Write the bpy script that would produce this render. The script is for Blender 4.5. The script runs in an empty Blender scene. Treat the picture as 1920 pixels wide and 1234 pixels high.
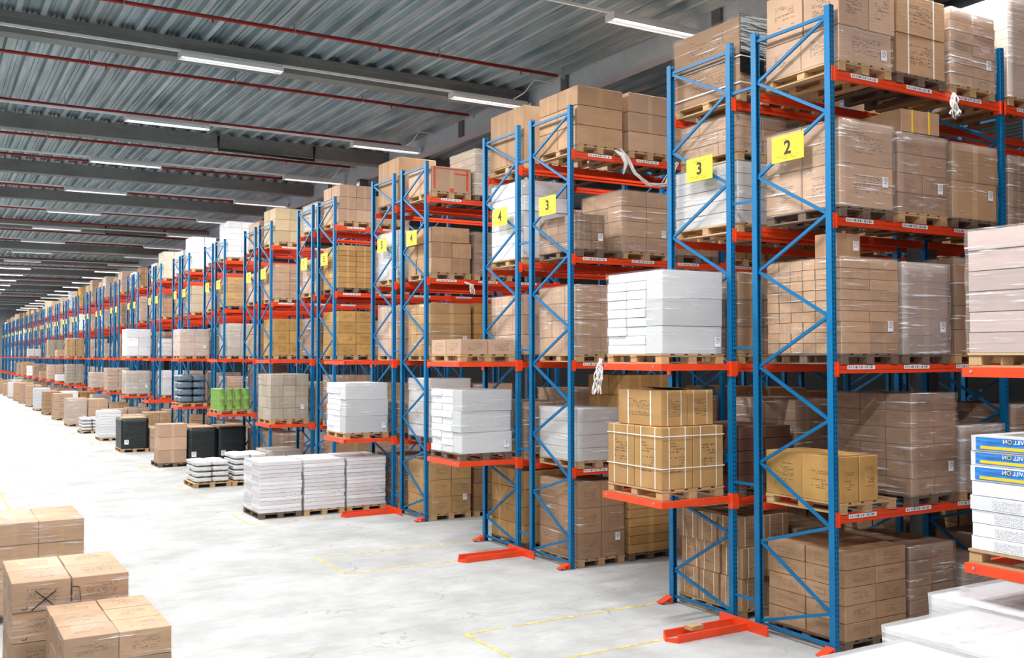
import bpy, bmesh, math, random
from mathutils import Matrix, Vector
random.seed(7)
D = bpy.data
SC = bpy.context.scene
COL = SC.collection
# ------------------------------------------------------------------ camera, world, lights, exposure
CAM_H = 3.162
YAW, PITCH, ROLL, FPX = 0.5344, 0.0267, -0.0011, 1869.6
def make_camera():
    F0 = Vector((math.sin(YAW), math.cos(YAW), 0)); R0 = Vector((math.cos(YAW), -math.sin(YAW), 0)); U0 = Vector((0, 0, 1))
    F = F0*math.cos(PITCH) + U0*math.sin(PITCH); U = U0*math.cos(PITCH) - F0*math.sin(PITCH)
    R = R0*math.cos(ROLL) + U*math.sin(ROLL); U2 = U*math.cos(ROLL) - R0*math.sin(ROLL)
    cd = D.cameras.new('camera'); cd.sensor_width = 36; cd.lens = FPX/1920*36
    cd.clip_start = 0.1; cd.clip_end = 400
    c = D.objects.new('camera', cd); COL.objects.link(c)
    m = Matrix.Identity(4)
    for i in range(3):
        m[i][0] = R[i]; m[i][1] = U2[i]; m[i][2] = -F[i]
    m[2][3] = CAM_H
    c.matrix_world = m
    SC.camera = c
make_camera()
SC.view_settings.view_transform = 'Standard'
SC.view_settings.look = 'None'
SC.view_settings.exposure = 0.22
SC.view_settings.gamma = 1
SC.view_settings.use_curve_mapping = False
W = D.worlds.new('daylight'); SC.world = W; W.use_nodes = True
bgn = W.node_tree.nodes['Background']
bgn.inputs[0].default_value = (0.90, 0.95, 1.0, 1); bgn.inputs[1].default_value = 0.6
LIGHT_ROWS = [12.85 - 5.58*2 + 5.58*j for j in range(24)]
LIGHT_X = [-7.1, -1.55, 3.95, 9.45]
def area(name, loc, size, sizey, power, rot=(0, 0, 0), col=(1, 1, 1)):
    l = D.lights.new(name, 'AREA'); l.shape = 'RECTANGLE'; l.size = size; l.size_y = sizey; l.energy = power; l.color = col
    o = D.objects.new(name, l); COL.objects.link(o); o.location = loc; o.rotation_euler = rot
    return o
TUBE_W = 330
for _y in LIGHT_ROWS:
    for _x in LIGHT_X:
        area('tube_lamp', (_x + .92, _y, 8.525), 1.75, .12, TUBE_W*{-7.1: .35, -1.55: .62, 3.95: 1.15, 9.45: .5}[_x], col=(1.0, .985, .96))
# added front fill behind the camera, for faces turned towards it; source unseen
area('front_fill', (-3.0, -9.5, 3.4), 14, 5.5, 480, rot=(math.radians(96), 0, math.radians(-14)), col=(.97, .985, 1.0))

# ------------------------------------------------------------------ constants of the hall
X0, YB0, PP, FD, SP, RH, BW = 8.337, 7.402, 4.9586, 1.10, .429, 6.921, 2.993
LV = [0.0, 1.467, 3.062, 4.6525, 6.2305]
PL2, PL3, PE = 1.493, 3.062, 1.07
def YB(k): return YB0 + (k-1)*PP
ORD = ['zeroth', 'first', 'second', 'third', 'fourth', 'fifth', 'sixth', 'seventh', 'eighth', 'ninth', 'tenth', 'eleventh', 'twelfth',
       'thirteenth', 'fourteenth', 'fifteenth', 'sixteenth', 'seventeenth', 'eighteenth', 'nineteenth', 'twentieth', 'twenty-first',
       'twenty-second', 'twenty-third', 'twenty-fourth', 'twenty-fifth', 'twenty-sixth', 'twenty-seventh', 'twenty-eighth']
NR = 26
# ------------------------------------------------------------------ node helpers
def mat(name):
    m = D.materials.new(name); m.use_nodes = True
    nt = m.node_tree; nt.nodes.clear()
    out = nt.nodes.new('ShaderNodeOutputMaterial')
    b = nt.nodes.new('ShaderNodeBsdfPrincipled')
    nt.links.new(b.outputs[0], out.inputs[0])
    return m, nt, b, out
def nd(nt, t, **kw):
    n = nt.nodes.new(t)
    for k, v in kw.items(): setattr(n, k, v)
    return n
def L(nt, a, b): nt.links.new(a, b)
def mth(nt, op, a, b=None, clamp=False):
    n = nt.nodes.new('ShaderNodeMath'); n.operation = op; n.use_clamp = clamp
    for i, v in enumerate((a, b)):
        if v is None: continue
        if hasattr(v, 'node'): nt.links.new(v, n.inputs[i])
        else: n.inputs[i].default_value = v
    return n.outputs[0]
def mixc(nt, f, a, b, mode='MIX'):
    n = nt.nodes.new('ShaderNodeMix'); n.data_type = 'RGBA'; n.blend_type = mode
    for s, v in ((n.inputs[0], f), (n.inputs[6], a), (n.inputs[7], b)):
        if hasattr(v, 'node'): nt.links.new(v, s)
        elif isinstance(v, (int, float)): s.default_value = v
        else: s.default_value = (*v, 1)
    return n.outputs[2]
def noise(nt, vec, scale, detail=3, rough=.5):
    n = nt.nodes.new('ShaderNodeTexNoise'); n.inputs['Scale'].default_value = scale
    n.inputs['Detail'].default_value = detail; n.inputs['Roughness'].default_value = rough
    if vec is not None: nt.links.new(vec, n.inputs['Vector'])
    return n.outputs[0]
def ramp(nt, f, p0, p1):
    n = nt.nodes.new('ShaderNodeMapRange'); n.inputs[1].default_value = p0; n.inputs[2].default_value = p1
    nt.links.new(f, n.inputs[0]); return n.outputs[0]
def mapping(nt, vec, scale=(1, 1, 1), loc=(0, 0, 0), rot=(0, 0, 0)):
    n = nt.nodes.new('ShaderNodeMapping'); n.inputs['Scale'].default_value = scale
    n.inputs['Location'].default_value = loc; n.inputs['Rotation'].default_value = rot
    nt.links.new(vec, n.inputs[0]); return n.outputs[0]
def bump(nt, b, h, strength, dist=.01):
    n = nt.nodes.new('ShaderNodeBump'); n.inputs['Strength'].default_value = strength; n.inputs['Distance'].default_value = dist
    nt.links.new(h, n.inputs['Height']); nt.links.new(n.outputs[0], b.inputs['Normal'])

def card(name, col, tape=None, prnt=False, var=.12, lines=False, rough=.75, printcol=(.07, .045, .03), strap=None, band=None):
    if 'white' not in name: col = (col[0]*.82, col[1]*.79, col[2]*.77)
    m, nt, b, out = mat(name)
    tc = nd(nt, 'ShaderNodeTexCoord'); oi = nd(nt, 'ShaderNodeObjectInfo')
    uv = tc.outputs['UV']
    sep = nd(nt, 'ShaderNodeSeparateXYZ'); L(nt, uv, sep.inputs[0])
    u, v = sep.outputs[0], sep.outputs[1]
    rnd = oi.outputs['Random']
    comb = nd(nt, 'ShaderNodeCombineXYZ'); L(nt, mth(nt, 'MULTIPLY', rnd, 37.0), comb.inputs[0]); L(nt, mth(nt, 'MULTIPLY', rnd, 91.0), comb.inputs[1])
    va = nd(nt, 'ShaderNodeVectorMath', operation='ADD'); L(nt, uv, va.inputs[0]); L(nt, comb.outputs[0], va.inputs[1])
    q = va.outputs[0]
    big = noise(nt, q, 2.2, 3)
    base = mixc(nt, ramp(nt, big, .3, .75), tuple(c*(1-var) for c in col), tuple(min(1, c*(1+var)) for c in col))
    dark = mth(nt, 'ADD', mth(nt, 'MULTIPLY', rnd, .30), .80)
    hs = nd(nt, 'ShaderNodeHueSaturation'); L(nt, dark, hs.inputs['Value']); L(nt, base, hs.inputs['Color'])
    c = hs.outputs[0]
    streak = noise(nt, mapping(nt, q, (1.5, 60, 1)), 1.0, 2)
    c = mixc(nt, mth(nt, 'MULTIPLY', streak, .16), c, tuple(x*.6 for x in col))
    if tape:
        d = mth(nt, 'ABSOLUTE', mth(nt, 'SUBTRACT', u, .5))
        t = mth(nt, 'LESS_THAN', d, .055)
        c = mixc(nt, mth(nt, 'MULTIPLY', t, .55), c, tape)
    if prnt:
        rows = 22.0
        vf = mth(nt, 'FRACT', mth(nt, 'MULTIPLY', v, rows)); vi = mth(nt, 'FLOOR', mth(nt, 'MULTIPLY', v, rows))
        cb = nd(nt, 'ShaderNodeCombineXYZ'); L(nt, mth(nt, 'MULTIPLY', u, 42.0), cb.inputs[0]); L(nt, mth(nt, 'MULTIPLY', vi, 7.31), cb.inputs[1]); L(nt, mth(nt, 'MULTIPLY', rnd, 50.0), cb.inputs[2])
        n1 = mth(nt, 'GREATER_THAN', noise(nt, cb.outputs[0], 1.0, 1), .48)
        cb2 = nd(nt, 'ShaderNodeCombineXYZ'); L(nt, mth(nt, 'MULTIPLY', u, 2.0), cb2.inputs[0]); L(nt, mth(nt, 'MULTIPLY', vi, 3.7), cb2.inputs[1]); L(nt, mth(nt, 'MULTIPLY', rnd, 20.0), cb2.inputs[2])
        n2 = mth(nt, 'GREATER_THAN', noise(nt, cb2.outputs[0], 1.0, 0), .46)
        reg = mth(nt, 'MULTIPLY', mth(nt, 'LESS_THAN', mth(nt, 'ABSOLUTE', mth(nt, 'SUBTRACT', u, .52)), .27), mth(nt, 'LESS_THAN', mth(nt, 'ABSOLUTE', mth(nt, 'SUBTRACT', v, .52)), .25))
        ln = mth(nt, 'LESS_THAN', vf, .55)
        k = mth(nt, 'MULTIPLY', mth(nt, 'MULTIPLY', n1, n2), mth(nt, 'MULTIPLY', reg, ln))
        c = mixc(nt, mth(nt, 'MULTIPLY', k, .72), c, printcol)
    if strap:
        for s0 in (.24, .76):
            d = mth(nt, 'ABSOLUTE', mth(nt, 'SUBTRACT', u, s0))
            c = mixc(nt, mth(nt, 'LESS_THAN', d, .014), c, strap)
    L(nt, c, b.inputs['Base Color']); b.inputs['Roughness'].default_value = rough
    b.inputs['Specular IOR Level'].default_value = .3
    bump(nt, b, noise(nt, mapping(nt, q, (4, 30, 1)), 1.0, 2), .25, .004)
    return m
M = {}
M['tan'] = card('cardboard_tan', (.58, .375, .225), tape=(.50, .30, .15))
M['tanp'] = card('cardboard_tan_printed', (.58, .375, .225), prnt=True)
M['gold'] = card('cardboard_golden', (.60, .36, .12), prnt=True)
M['goldp'] = card('cardboard_golden_plain', (.58, .345, .13), tape=(.60, .40, .17))
M['pink'] = card('cardboard_pale', (.66, .455, .32), tape=(.60, .41, .27), var=.06)
M['pinkp'] = card('cardboard_pale_printed', (.66, .455, .32), prnt=True, var=.06)
M['brown'] = card('cardboard_brown', (.36, .205, .105), tape=(.42, .26, .12))
M['brownp'] = card('cardboard_brown_printed', (.42, .245, .125), prnt=True)
M['dark'] = card('cardboard_dark', (.15, .07, .05), prnt=True)
M['strap'] = card('cardboard_strapped', (.58, .37, .21), prnt=True, strap=(.85, .83, .78))
M['gstrap'] = card('cardboard_golden_strapped', (.62, .375, .15), prnt=True, strap=(.82, .80, .74))
M['greyc'] = card('cardboard_greyish', (.50, .43, .33), tape=(.45, .38, .28), var=.06)
M['white'] = card('white_paper', (.80, .81, .84), var=.03, rough=.5, printcol=(.5, .5, .52))
M['whitep'] = card('white_paper_printed', (.80, .79, .82), var=.03, prnt=True, rough=.5, printcol=(.60, .38, .40))
M['greyw'] = card('grey_white_board', (.58, .56, .55), var=.05)
M['whiteshade'] = card('grey_white_pack', (.58, .60, .62), var=.03, rough=.5)  # white packs greyed to put the shade of their front faces into the colour
M['mauve'] = card('mauve_grey_board', (.66, .53, .50), var=.04)
M['cream'] = card('cardboard_cream', (.74, .60, .38), var=.05)

def simple(name, col, rough=.5, metal=0, nscale=0, namt=.15, spec=.5, bmp=0):
    m, nt, b, out = mat(name)
    b.inputs['Roughness'].default_value = rough; b.inputs['Metallic'].default_value = metal
    b.inputs['Specular IOR Level'].default_value = spec
    if nscale:
        tc = nd(nt, 'ShaderNodeTexCoord')
        n = noise(nt, tc.outputs['Object'], nscale, 4)
        c = mixc(nt, ramp(nt, n, .3, .7), tuple(x*(1-namt) for x in col), tuple(min(1, x*(1+namt)) for x in col))
        L(nt, c, b.inputs['Base Color'])
        if bmp: bump(nt, b, n, bmp, .01)
    else: b.inputs['Base Color'].default_value = (*col, 1)
    return m
M['blue'] = simple('blue_steel', (.001, .135, .33), .45, nscale=3, namt=.12, spec=.3)
M['orange'] = simple('orange_steel', (.80, .062, .012), .42, nscale=4, namt=.10)
M['red'] = simple('red_pipe_paint', (.30, .022, .016), .5, nscale=3, namt=.15)
M['yellow'] = simple('yellow_sign_plastic', (.90, .72, .02), .5)
M['black'] = simple('black_print', (.015, .015, .015), .6)
M['signtext'] = simple('faded_sign_print', (.42, .22, .01), .6)
M['housing'] = simple('lamp_housing', (.82, .85, .86), .4)
M['steel'] = simple('galvanised_steel', (.45, .47, .49), .45, .5)
M['greenp'] = simple('green_printed_wrap', (.22, .40, .09), .3, nscale=5, namt=.35)
M['bluegrey'] = simple('grey_blue_sack', (.13, .18, .24), .35, nscale=8, namt=.5, bmp=.6)
M['sack'] = simple('white_woven_sack', (.66, .66, .67), .55, nscale=6, namt=.10, bmp=.4)
M['rag'] = simple('white_film_rag', (.85, .85, .86), .3, nscale=9, namt=.06, bmp=.4)
M['strapm'] = simple('white_strap', (.85, .83, .78), .4)
M['strapb'] = simple('black_tape', (.02, .02, .02), .4)
M['redtape'] = simple('red_tape', (.62, .06, .03), .5)
M['bluepr'] = simple('blue_carton_print', (.03, .20, .60), .4, nscale=7, namt=.45)
M['yelpr'] = simple('yellow_carton_print', (.88, .56, .02), .4)
M['tealpr'] = simple('teal_photo_print', (.05, .22, .22), .4, nscale=12, namt=.7)
M['whitepr'] = simple('white_lettering', (.92, .92, .92), .5)
M['duct'] = simple('duct_metal', (.12, .135, .15), .5)
M['wallr'] = simple('shade_toned_wall', (.03, .034, .038), .7)  # wall colour darkened to stand in for deep shade behind the racks
M['cable'] = simple('black_cable', (.01, .012, .015), .5)

def m_wood():
    m, nt, b, out = mat('pallet_wood')
    tc = nd(nt, 'ShaderNodeTexCoord'); oi = nd(nt, 'ShaderNodeObjectInfo')
    n = noise(nt, mapping(nt, tc.outputs['Object'], (3, 3, 18)), 2, 4)
    c = mixc(nt, ramp(nt, n, .3, .7), (.42, .24, .10), (.68, .46, .24))
    c = mixc(nt, mth(nt, 'MULTIPLY', oi.outputs['Random'], .55), c, (.30, .21, .13))
    L(nt, c, b.inputs['Base Color']); b.inputs['Roughness'].default_value = .8
    return m
M['wood'] = m_wood()
M['wooddark'] = simple('weathered_pallet_wood', (.16, .11, .08), .85, nscale=6, namt=.4)

def m_upright():
    m, nt, b, out = mat('blue_upright_steel_with_slots')
    tc = nd(nt, 'ShaderNodeTexCoord'); g = nd(nt, 'ShaderNodeNewGeometry')
    s = nd(nt, 'ShaderNodeSeparateXYZ'); L(nt, tc.outputs['Object'], s.inputs[0])
    zf = mth(nt, 'FRACT', mth(nt, 'MULTIPLY', s.outputs[2], 1/.055))
    hz = mth(nt, 'LESS_THAN', mth(nt, 'ABSOLUTE', mth(nt, 'SUBTRACT', zf, .5)), .27)
    hx = mth(nt, 'LESS_THAN', mth(nt, 'ABSOLUTE', mth(nt, 'SUBTRACT', mth(nt, 'ABSOLUTE', s.outputs[0]), .017)), .0055)
    ns = nd(nt, 'ShaderNodeSeparateXYZ'); L(nt, g.outputs['True Normal'], ns.inputs[0])
    fy = mth(nt, 'GREATER_THAN', mth(nt, 'ABSOLUTE', ns.outputs[1]), .9)
    h = mth(nt, 'MULTIPLY', mth(nt, 'MULTIPLY', hz, hx), fy)
    n = noise(nt, tc.outputs['Object'], 3, 3)
    c = mixc(nt, ramp(nt, n, .3, .7), (.001, .13, .31), (.002, .165, .39))
    c = mixc(nt, h, c, (.004, .012, .03))
    L(nt, c, b.inputs['Base Color']); b.inputs['Roughness'].default_value = .45; b.inputs['Specular IOR Level'].default_value = .3
    return m
M['upright'] = m_upright()

def m_film(name, base=.07, streak=.5, tint=(.93, .93, .96), rough=.16):
    m, nt, b, out = mat(name)
    tc = nd(nt, 'ShaderNodeTexCoord'); oi = nd(nt, 'ShaderNodeObjectInfo')
    mv = nd(nt, 'ShaderNodeVectorMath', operation='ADD'); L(nt, tc.outputs['Object'], mv.inputs[0])
    cb = nd(nt, 'ShaderNodeCombineXYZ'); L(nt, mth(nt, 'MULTIPLY', oi.outputs['Random'], 60.0), cb.inputs[0]); L(nt, mth(nt, 'MULTIPLY', oi.outputs['Random'], 33.0), cb.inputs[2]); L(nt, cb.outputs[0], mv.inputs[1])
    q = mv.outputs[0]
    a = noise(nt, mapping(nt, q, (1.3, 1.3, 34), rot=(.10, .12, 0)), 1.0, 4, .6)
    bb = noise(nt, mapping(nt, q, (2, 2, 9), rot=(-.25, -.35, 0)), 1.0, 3, .6)
    st = ramp(nt, a, .60, .68); s2 = ramp(nt, bb, .62, .74)
    f = mth(nt, 'ADD', mth(nt, 'MULTIPLY', mth(nt, 'MAXIMUM', st, mth(nt, 'MULTIPLY', s2, .45)), streak), base, clamp=True)  # white streaks mixed in as painted glints, over the film's own haze
    b.inputs['Base Color'].default_value = (*tint, 1); b.inputs['Roughness'].default_value = rough
    b.inputs['Specular IOR Level'].default_value = .8
    bump(nt, b, a, .9, .02)
    tr = nd(nt, 'ShaderNodeBsdfTransparent'); mx = nd(nt, 'ShaderNodeMixShader')
    L(nt, f, mx.inputs[0]); L(nt, tr.outputs[0], mx.inputs[1]); L(nt, b.outputs[0], mx.inputs[2]); L(nt, mx.outputs[0], out.inputs[0])
    return m
M['film'] = m_film('stretch_film', .10, .75, rough=.1)
M['filmlight'] = m_film('stretch_film_thin', .05, .5, rough=.12)
M['filmheavy'] = m_film('stretch_film_thick', .26, .65, rough=.1)
M['filmwhite'] = m_film('stretch_film_milky', .42, .5, tint=(.74, .74, .77), rough=.3)
def m_blackfilm():
    m, nt, b, out = mat('black_stretch_film')
    tc = nd(nt, 'ShaderNodeTexCoord')
    a = noise(nt, mapping(nt, tc.outputs['Object'], (2, 2, 14), rot=(.2, .3, 0)), 1.5, 4)
    b.inputs['Base Color'].default_value = (.006, .012, .013, 1); b.inputs['Roughness'].default_value = .42
    bump(nt, b, a, .8, .03); return m
M['blackfilm'] = m_blackfilm()

def m_floor():
    m, nt, b, out = mat('worn_concrete_floor')
    tc = nd(nt, 'ShaderNodeTexCoord'); o = tc.outputs['Object']
    n1 = noise(nt, o, .8, 7, .7); n2 = noise(nt, mapping(nt, o, (.5, 2.2, 1)), 1.4, 6, .7); n3 = noise(nt, o, 14, 4, .7)
    c = mixc(nt, ramp(nt, n1, .35, .68), (.33, .338, .338), (.50, .514, .525))
    c = mixc(nt, mth(nt, 'MULTIPLY', ramp(nt, n2, .52, .74), .7), c, (.33, .30, .26))
    c = mixc(nt, mth(nt, 'MULTIPLY', ramp(nt, n3, .5, .8), .16), c, (.36, .34, .31))
    vo = nd(nt, 'ShaderNodeTexVoronoi', feature='DISTANCE_TO_EDGE'); vo.inputs['Scale'].default_value = .42
    wv = nd(nt, 'ShaderNodeVectorMath', operation='ADD'); L(nt, o, wv.inputs[0])
    nn = nd(nt, 'ShaderNodeTexNoise'); nn.inputs['Scale'].default_value = 1.3; nn.inputs['Detail'].default_value = 5; L(nt, o, nn.inputs['Vector'])
    L(nt, nn.outputs['Color'], wv.inputs[1]); L(nt, mapping(nt, wv.outputs[0], (.6, 1.5, 1)), vo.inputs['Vector'])
    cr = mth(nt, 'LESS_THAN', vo.outputs[0], .0045)
    gate = ramp(nt, noise(nt, o, .9, 2), .48, .6)
    c = mixc(nt, mth(nt, 'MULTIPLY', mth(nt, 'MULTIPLY', cr, gate), .45), c, (.22, .18, .14))
    # dark rubber scuffs
    sc = ramp(nt, noise(nt, mapping(nt, o, (1.3, 6, 1), rot=(0, 0, .5)), 2.6, 7, .8), .62, .70)
    c = mixc(nt, mth(nt, 'MULTIPLY', sc, .5), c, (.17, .15, .13))
    L(nt, c, b.inputs['Base Color']); L(nt, mth(nt, 'ADD', mth(nt, 'MULTIPLY', n2, .3), .55), b.inputs['Roughness']); b.inputs['Specular IOR Level'].default_value = .22
    bump(nt, b, n3, .12, .003); return m
M['floor'] = m_floor()
def m_conc(name, c0, c1, sc=.8):
    m, nt, b, out = mat(name)
    tc = nd(nt, 'ShaderNodeTexCoord'); o = tc.outputs['Object']
    n = noise(nt, mapping(nt, o, (.7, .7, 1.5)), sc, 6, .65); n2 = noise(nt, o, 9, 4)
    c = mixc(nt, ramp(nt, n, .3, .72), c0, c1); c = mixc(nt, mth(nt, 'MULTIPLY', ramp(nt, n2, .5, .8), .25), c, tuple(x*.6 for x in c0))
    L(nt, c, b.inputs['Base Color']); b.inputs['Roughness'].default_value = .85; bump(nt, b, n2, .2, .004); return m
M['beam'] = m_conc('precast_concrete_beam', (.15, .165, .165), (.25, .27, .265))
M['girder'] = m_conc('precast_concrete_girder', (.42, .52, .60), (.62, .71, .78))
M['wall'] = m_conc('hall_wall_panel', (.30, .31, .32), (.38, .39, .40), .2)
def m_deck():
    m, nt, b, out = mat('galvanised_roof_deck')
    tc = nd(nt, 'ShaderNodeTexCoord'); o = tc.outputs['Object']
    n = noise(nt, mapping(nt, o, (6, .35, 1)), 1.0, 4, .6); n2 = noise(nt, mapping(nt, o, (1.2, .25, 1)), 1.0, 3)
    c = mixc(nt, ramp(nt, n, .3, .7), (.13, .20, .225), (.44, .53, .57)); c = mixc(nt, mth(nt, 'MULTIPLY', ramp(nt, n2, .5, .75), .35), c, (.30, .26, .22))
    L(nt, c, b.inputs['Base Color']); b.inputs['Roughness'].default_value = .45; b.inputs['Metallic'].default_value = .1
    return m
M['deck'] = m_deck()
def m_line():
    m, nt, b, out = mat('worn_yellow_floor_paint')
    tc = nd(nt, 'ShaderNodeTexCoord')
    n = noise(nt, tc.outputs['Object'], 7, 5, .7)
    b.inputs['Base Color'].default_value = (.74, .60, .20, 1); b.inputs['Roughness'].default_value = .6
    tr = nd(nt, 'ShaderNodeBsdfTransparent'); mx = nd(nt, 'ShaderNodeMixShader')
    L(nt, ramp(nt, n, .37, .60), mx.inputs[0]); L(nt, tr.outputs[0], mx.inputs[1]); L(nt, b.outputs[0], mx.inputs[2]); L(nt, mx.outputs[0], out.inputs[0])
    return m
M['line'] = m_line()
def m_barcode(name, horiz):
    m, nt, b, out = mat(name)
    tc = nd(nt, 'ShaderNodeTexCoord'); s = nd(nt, 'ShaderNodeSeparateXYZ'); L(nt, tc.outputs['UV'], s.inputs[0])
    u, v = s.outputs[0], s.outputs[1]
    if horiz:
        cb = nd(nt, 'ShaderNodeCombineXYZ'); L(nt, mth(nt, 'MULTIPLY', u, 26.0), cb.inputs[0])
        k = mth(nt, 'GREATER_THAN', noise(nt, cb.outputs[0], 1, 2), .50)
        k = mth(nt, 'MULTIPLY', k, mth(nt, 'LESS_THAN', mth(nt, 'ABSOLUTE', mth(nt, 'SUBTRACT', v, .5)), .30))
        k = mth(nt, 'MULTIPLY', k, mth(nt, 'LESS_THAN', mth(nt, 'ABSOLUTE', mth(nt, 'SUBTRACT', u, .5)), .45))
    else:
        cb = nd(nt, 'ShaderNodeCombineXYZ'); L(nt, mth(nt, 'MULTIPLY', u, 9.0), cb.inputs[0]); L(nt, mth(nt, 'FLOOR', mth(nt, 'MULTIPLY', v, 6.0)), cb.inputs[1])
        k = mth(nt, 'GREATER_THAN', noise(nt, cb.outputs[0], 1.3, 1), .48)
        k = mth(nt, 'MULTIPLY', k, mth(nt, 'LESS_THAN', mth(nt, 'FRACT', mth(nt, 'MULTIPLY', v, 6.0)), .62))
        k = mth(nt, 'MULTIPLY', k, mth(nt, 'MULTIPLY', mth(nt, 'LESS_THAN', mth(nt, 'ABSOLUTE', mth(nt, 'SUBTRACT', u, .5)), .38), mth(nt, 'GREATER_THAN', v, .33)))
    c = mixc(nt, k, (.86, .87, .88), (.06, .10, .14)); L(nt, c, b.inputs['Base Color']); b.inputs['Roughness'].default_value = .45
    return m
M['barcode'] = m_barcode('beam_location_label', True)
def m_textblock():
    m, nt, b, out = mat('grey_text_block')
    tc = nd(nt, 'ShaderNodeTexCoord'); s = nd(nt, 'ShaderNodeSeparateXYZ'); L(nt, tc.outputs['UV'], s.inputs[0])
    u, v = s.outputs[0], s.outputs[1]
    cb = nd(nt, 'ShaderNodeCombineXYZ'); L(nt, mth(nt, 'MULTIPLY', u, 34.0), cb.inputs[0]); L(nt, mth(nt, 'MULTIPLY', mth(nt, 'FLOOR', mth(nt, 'MULTIPLY', v, 10.0)), 5.3), cb.inputs[1])
    k = mth(nt, 'MULTIPLY', mth(nt, 'GREATER_THAN', noise(nt, cb.outputs[0], 1.0, 1), .45), mth(nt, 'LESS_THAN', mth(nt, 'FRACT', mth(nt, 'MULTIPLY', v, 10.0)), .5))
    c = mixc(nt, k, (.80, .81, .84), (.25, .26, .28)); L(nt, c, b.inputs['Base Color']); b.inputs['Roughness'].default_value = .5
    return m
M['textblock'] = m_textblock()
M['sticker'] = m_barcode('shipping_label', False)
def m_tube():
    m, nt, b, out = mat('glowing_tube')
    e = nd(nt, 'ShaderNodeEmission'); e.inputs[0].default_value = (1, 1, 1, 1); e.inputs[1].default_value = 4
    L(nt, e.outputs[0], out.inputs[0]); return m
M['tube'] = m_tube()

# ------------------------------------------------------------------ mesh helpers
class MB:
    def __init__(s): s.v = []; s.f = []; s.uv = []
    def box(s, x0, x1, y0, y1, z0, z1):
        n = len(s.v)
        s.v += [(x0, y0, z0), (x1, y0, z0), (x1, y1, z0), (x0, y1, z0), (x0, y0, z1), (x1, y0, z1), (x1, y1, z1), (x0, y1, z1)]
        for q in ((0, 1, 5, 4), (2, 3, 7, 6), (3, 0, 4, 7), (1, 2, 6, 5), (4, 5, 6, 7), (3, 2, 1, 0)):
            s.f.append(tuple(n+i for i in q)); s.uv += [(0, 0), (1, 0), (1, 1), (0, 1)]
        return s
    def bar(s, a, b, w, h):                                    # oriented bar from a to b, w sideways, h upwards
        a = Vector(a); b = Vector(b); d = (b-a).normalized(); up = Vector((0, 0, 1))
        if abs(d.z) > .99: up = Vector((0, 1, 0))
        sd = d.cross(up).normalized()*w/2; u = sd.cross(d).normalized()*h/2
        n = len(s.v)
        for p in (a, b): s.v += [tuple(p-sd-u), tuple(p+sd-u), tuple(p+sd+u), tuple(p-sd+u)]
        for q in ((3, 2, 1, 0), (4, 5, 6, 7), (0, 1, 5, 4), (1, 2, 6, 5), (2, 3, 7, 6), (3, 0, 4, 7)):
            s.f.append(tuple(n+i for i in q)); s.uv += [(0, 0), (1, 0), (1, 1), (0, 1)]
        return s
    def tube(s, pts, r, seg=8):
        n = len(s.v); P = [Vector(p) for p in pts]
        rr = r if isinstance(r, (list, tuple)) else [r]*len(P)
        for i, p in enumerate(P):
            d = (P[min(i+1, len(P)-1)]-P[max(i-1, 0)]).normalized()
            up = Vector((0, 0, 1)) if abs(d.z) < .9 else Vector((1, 0, 0))
            a = d.cross(up).normalized(); b = d.cross(a)
            for j in range(seg):
                t = 2*math.pi*j/seg; s.v.append(tuple(p + (a*math.cos(t)+b*math.sin(t))*rr[i]))
        for i in range(len(P)-1):
            for j in range(seg):
                s.f.append((n+i*seg+j, n+i*seg+(j+1) % seg, n+(i+1)*seg+(j+1) % seg, n+(i+1)*seg+j)); s.uv += [(0, 0), (1, 0), (1, 1), (0, 1)]
        s.f.append(tuple(n+j for j in reversed(range(seg)))); s.uv += [(0, 0)]*seg
        s.f.append(tuple(n+(len(P)-1)*seg+j for j in range(seg))); s.uv += [(0, 0)]*seg
        return s
    def mesh(s, name, m, smooth=False):
        me = D.meshes.new(name); me.from_pydata(s.v, [], s.f)
        uv = me.uv_layers.new(name='UVMap'); uv.data.foreach_set('uv', [c for p in s.uv for c in p])
        if m: me.materials.append(M[m] if isinstance(m, str) else m)
        if smooth: me.polygons.foreach_set('use_smooth', [len(p.vertices) == 4 for p in me.polygons])
        me.update(); return me
def link(name, data, parent=None, loc=None, scale=None, rotz=0):
    o = D.objects.new(name, data); COL.objects.link(o)
    if parent is not None: o.parent = parent
    if loc is not None: o.location = loc
    if scale is not None: o.scale = scale
    if rotz: o.rotation_euler = (0, 0, rotz)
    return o
def tag(o, label, cat, group=None, kind=None):
    o['label'] = label; o['category'] = cat
    if group: o['group'] = group
    if kind: o['kind'] = kind
    return o
def struct(name, me):
    o = link(name, me); o['kind'] = 'structure'; return o

# unit carton: centred in x,y, base at z=0, size 1; bevelled, with the two top flaps meeting in a shallow seam
def carton_mesh(name, m):
    bm = bmesh.new()
    bmesh.ops.create_cube(bm, size=1)
    for v in bm.verts: v.co.z += .5
    bmesh.ops.bevel(bm, geom=list(bm.edges), offset=.012, segments=1, affect='EDGES')
    uvl = bm.loops.layers.uv.new('UVMap')
    for f in bm.faces:
        n = f.normal
        for l in f.loops:
            x, y, z = l.vert.co.x+.5, l.vert.co.y+.5, l.vert.co.z
            if abs(n.z) >= max(abs(n.x), abs(n.y)): l[uvl].uv = (x, y)
            elif abs(n.x) >= abs(n.y): l[uvl].uv = ((1-y) if n.x < 0 else y, z)
            else: l[uvl].uv = (x if n.y < 0 else 1-x, z)
    me = D.meshes.new(name); bm.to_mesh(me); bm.free(); me.materials.append(M[m]); return me
CM = {}
def cmesh(m):
    if m not in CM: CM[m] = carton_mesh('carton_'+m, m)
    return CM[m]
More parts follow.
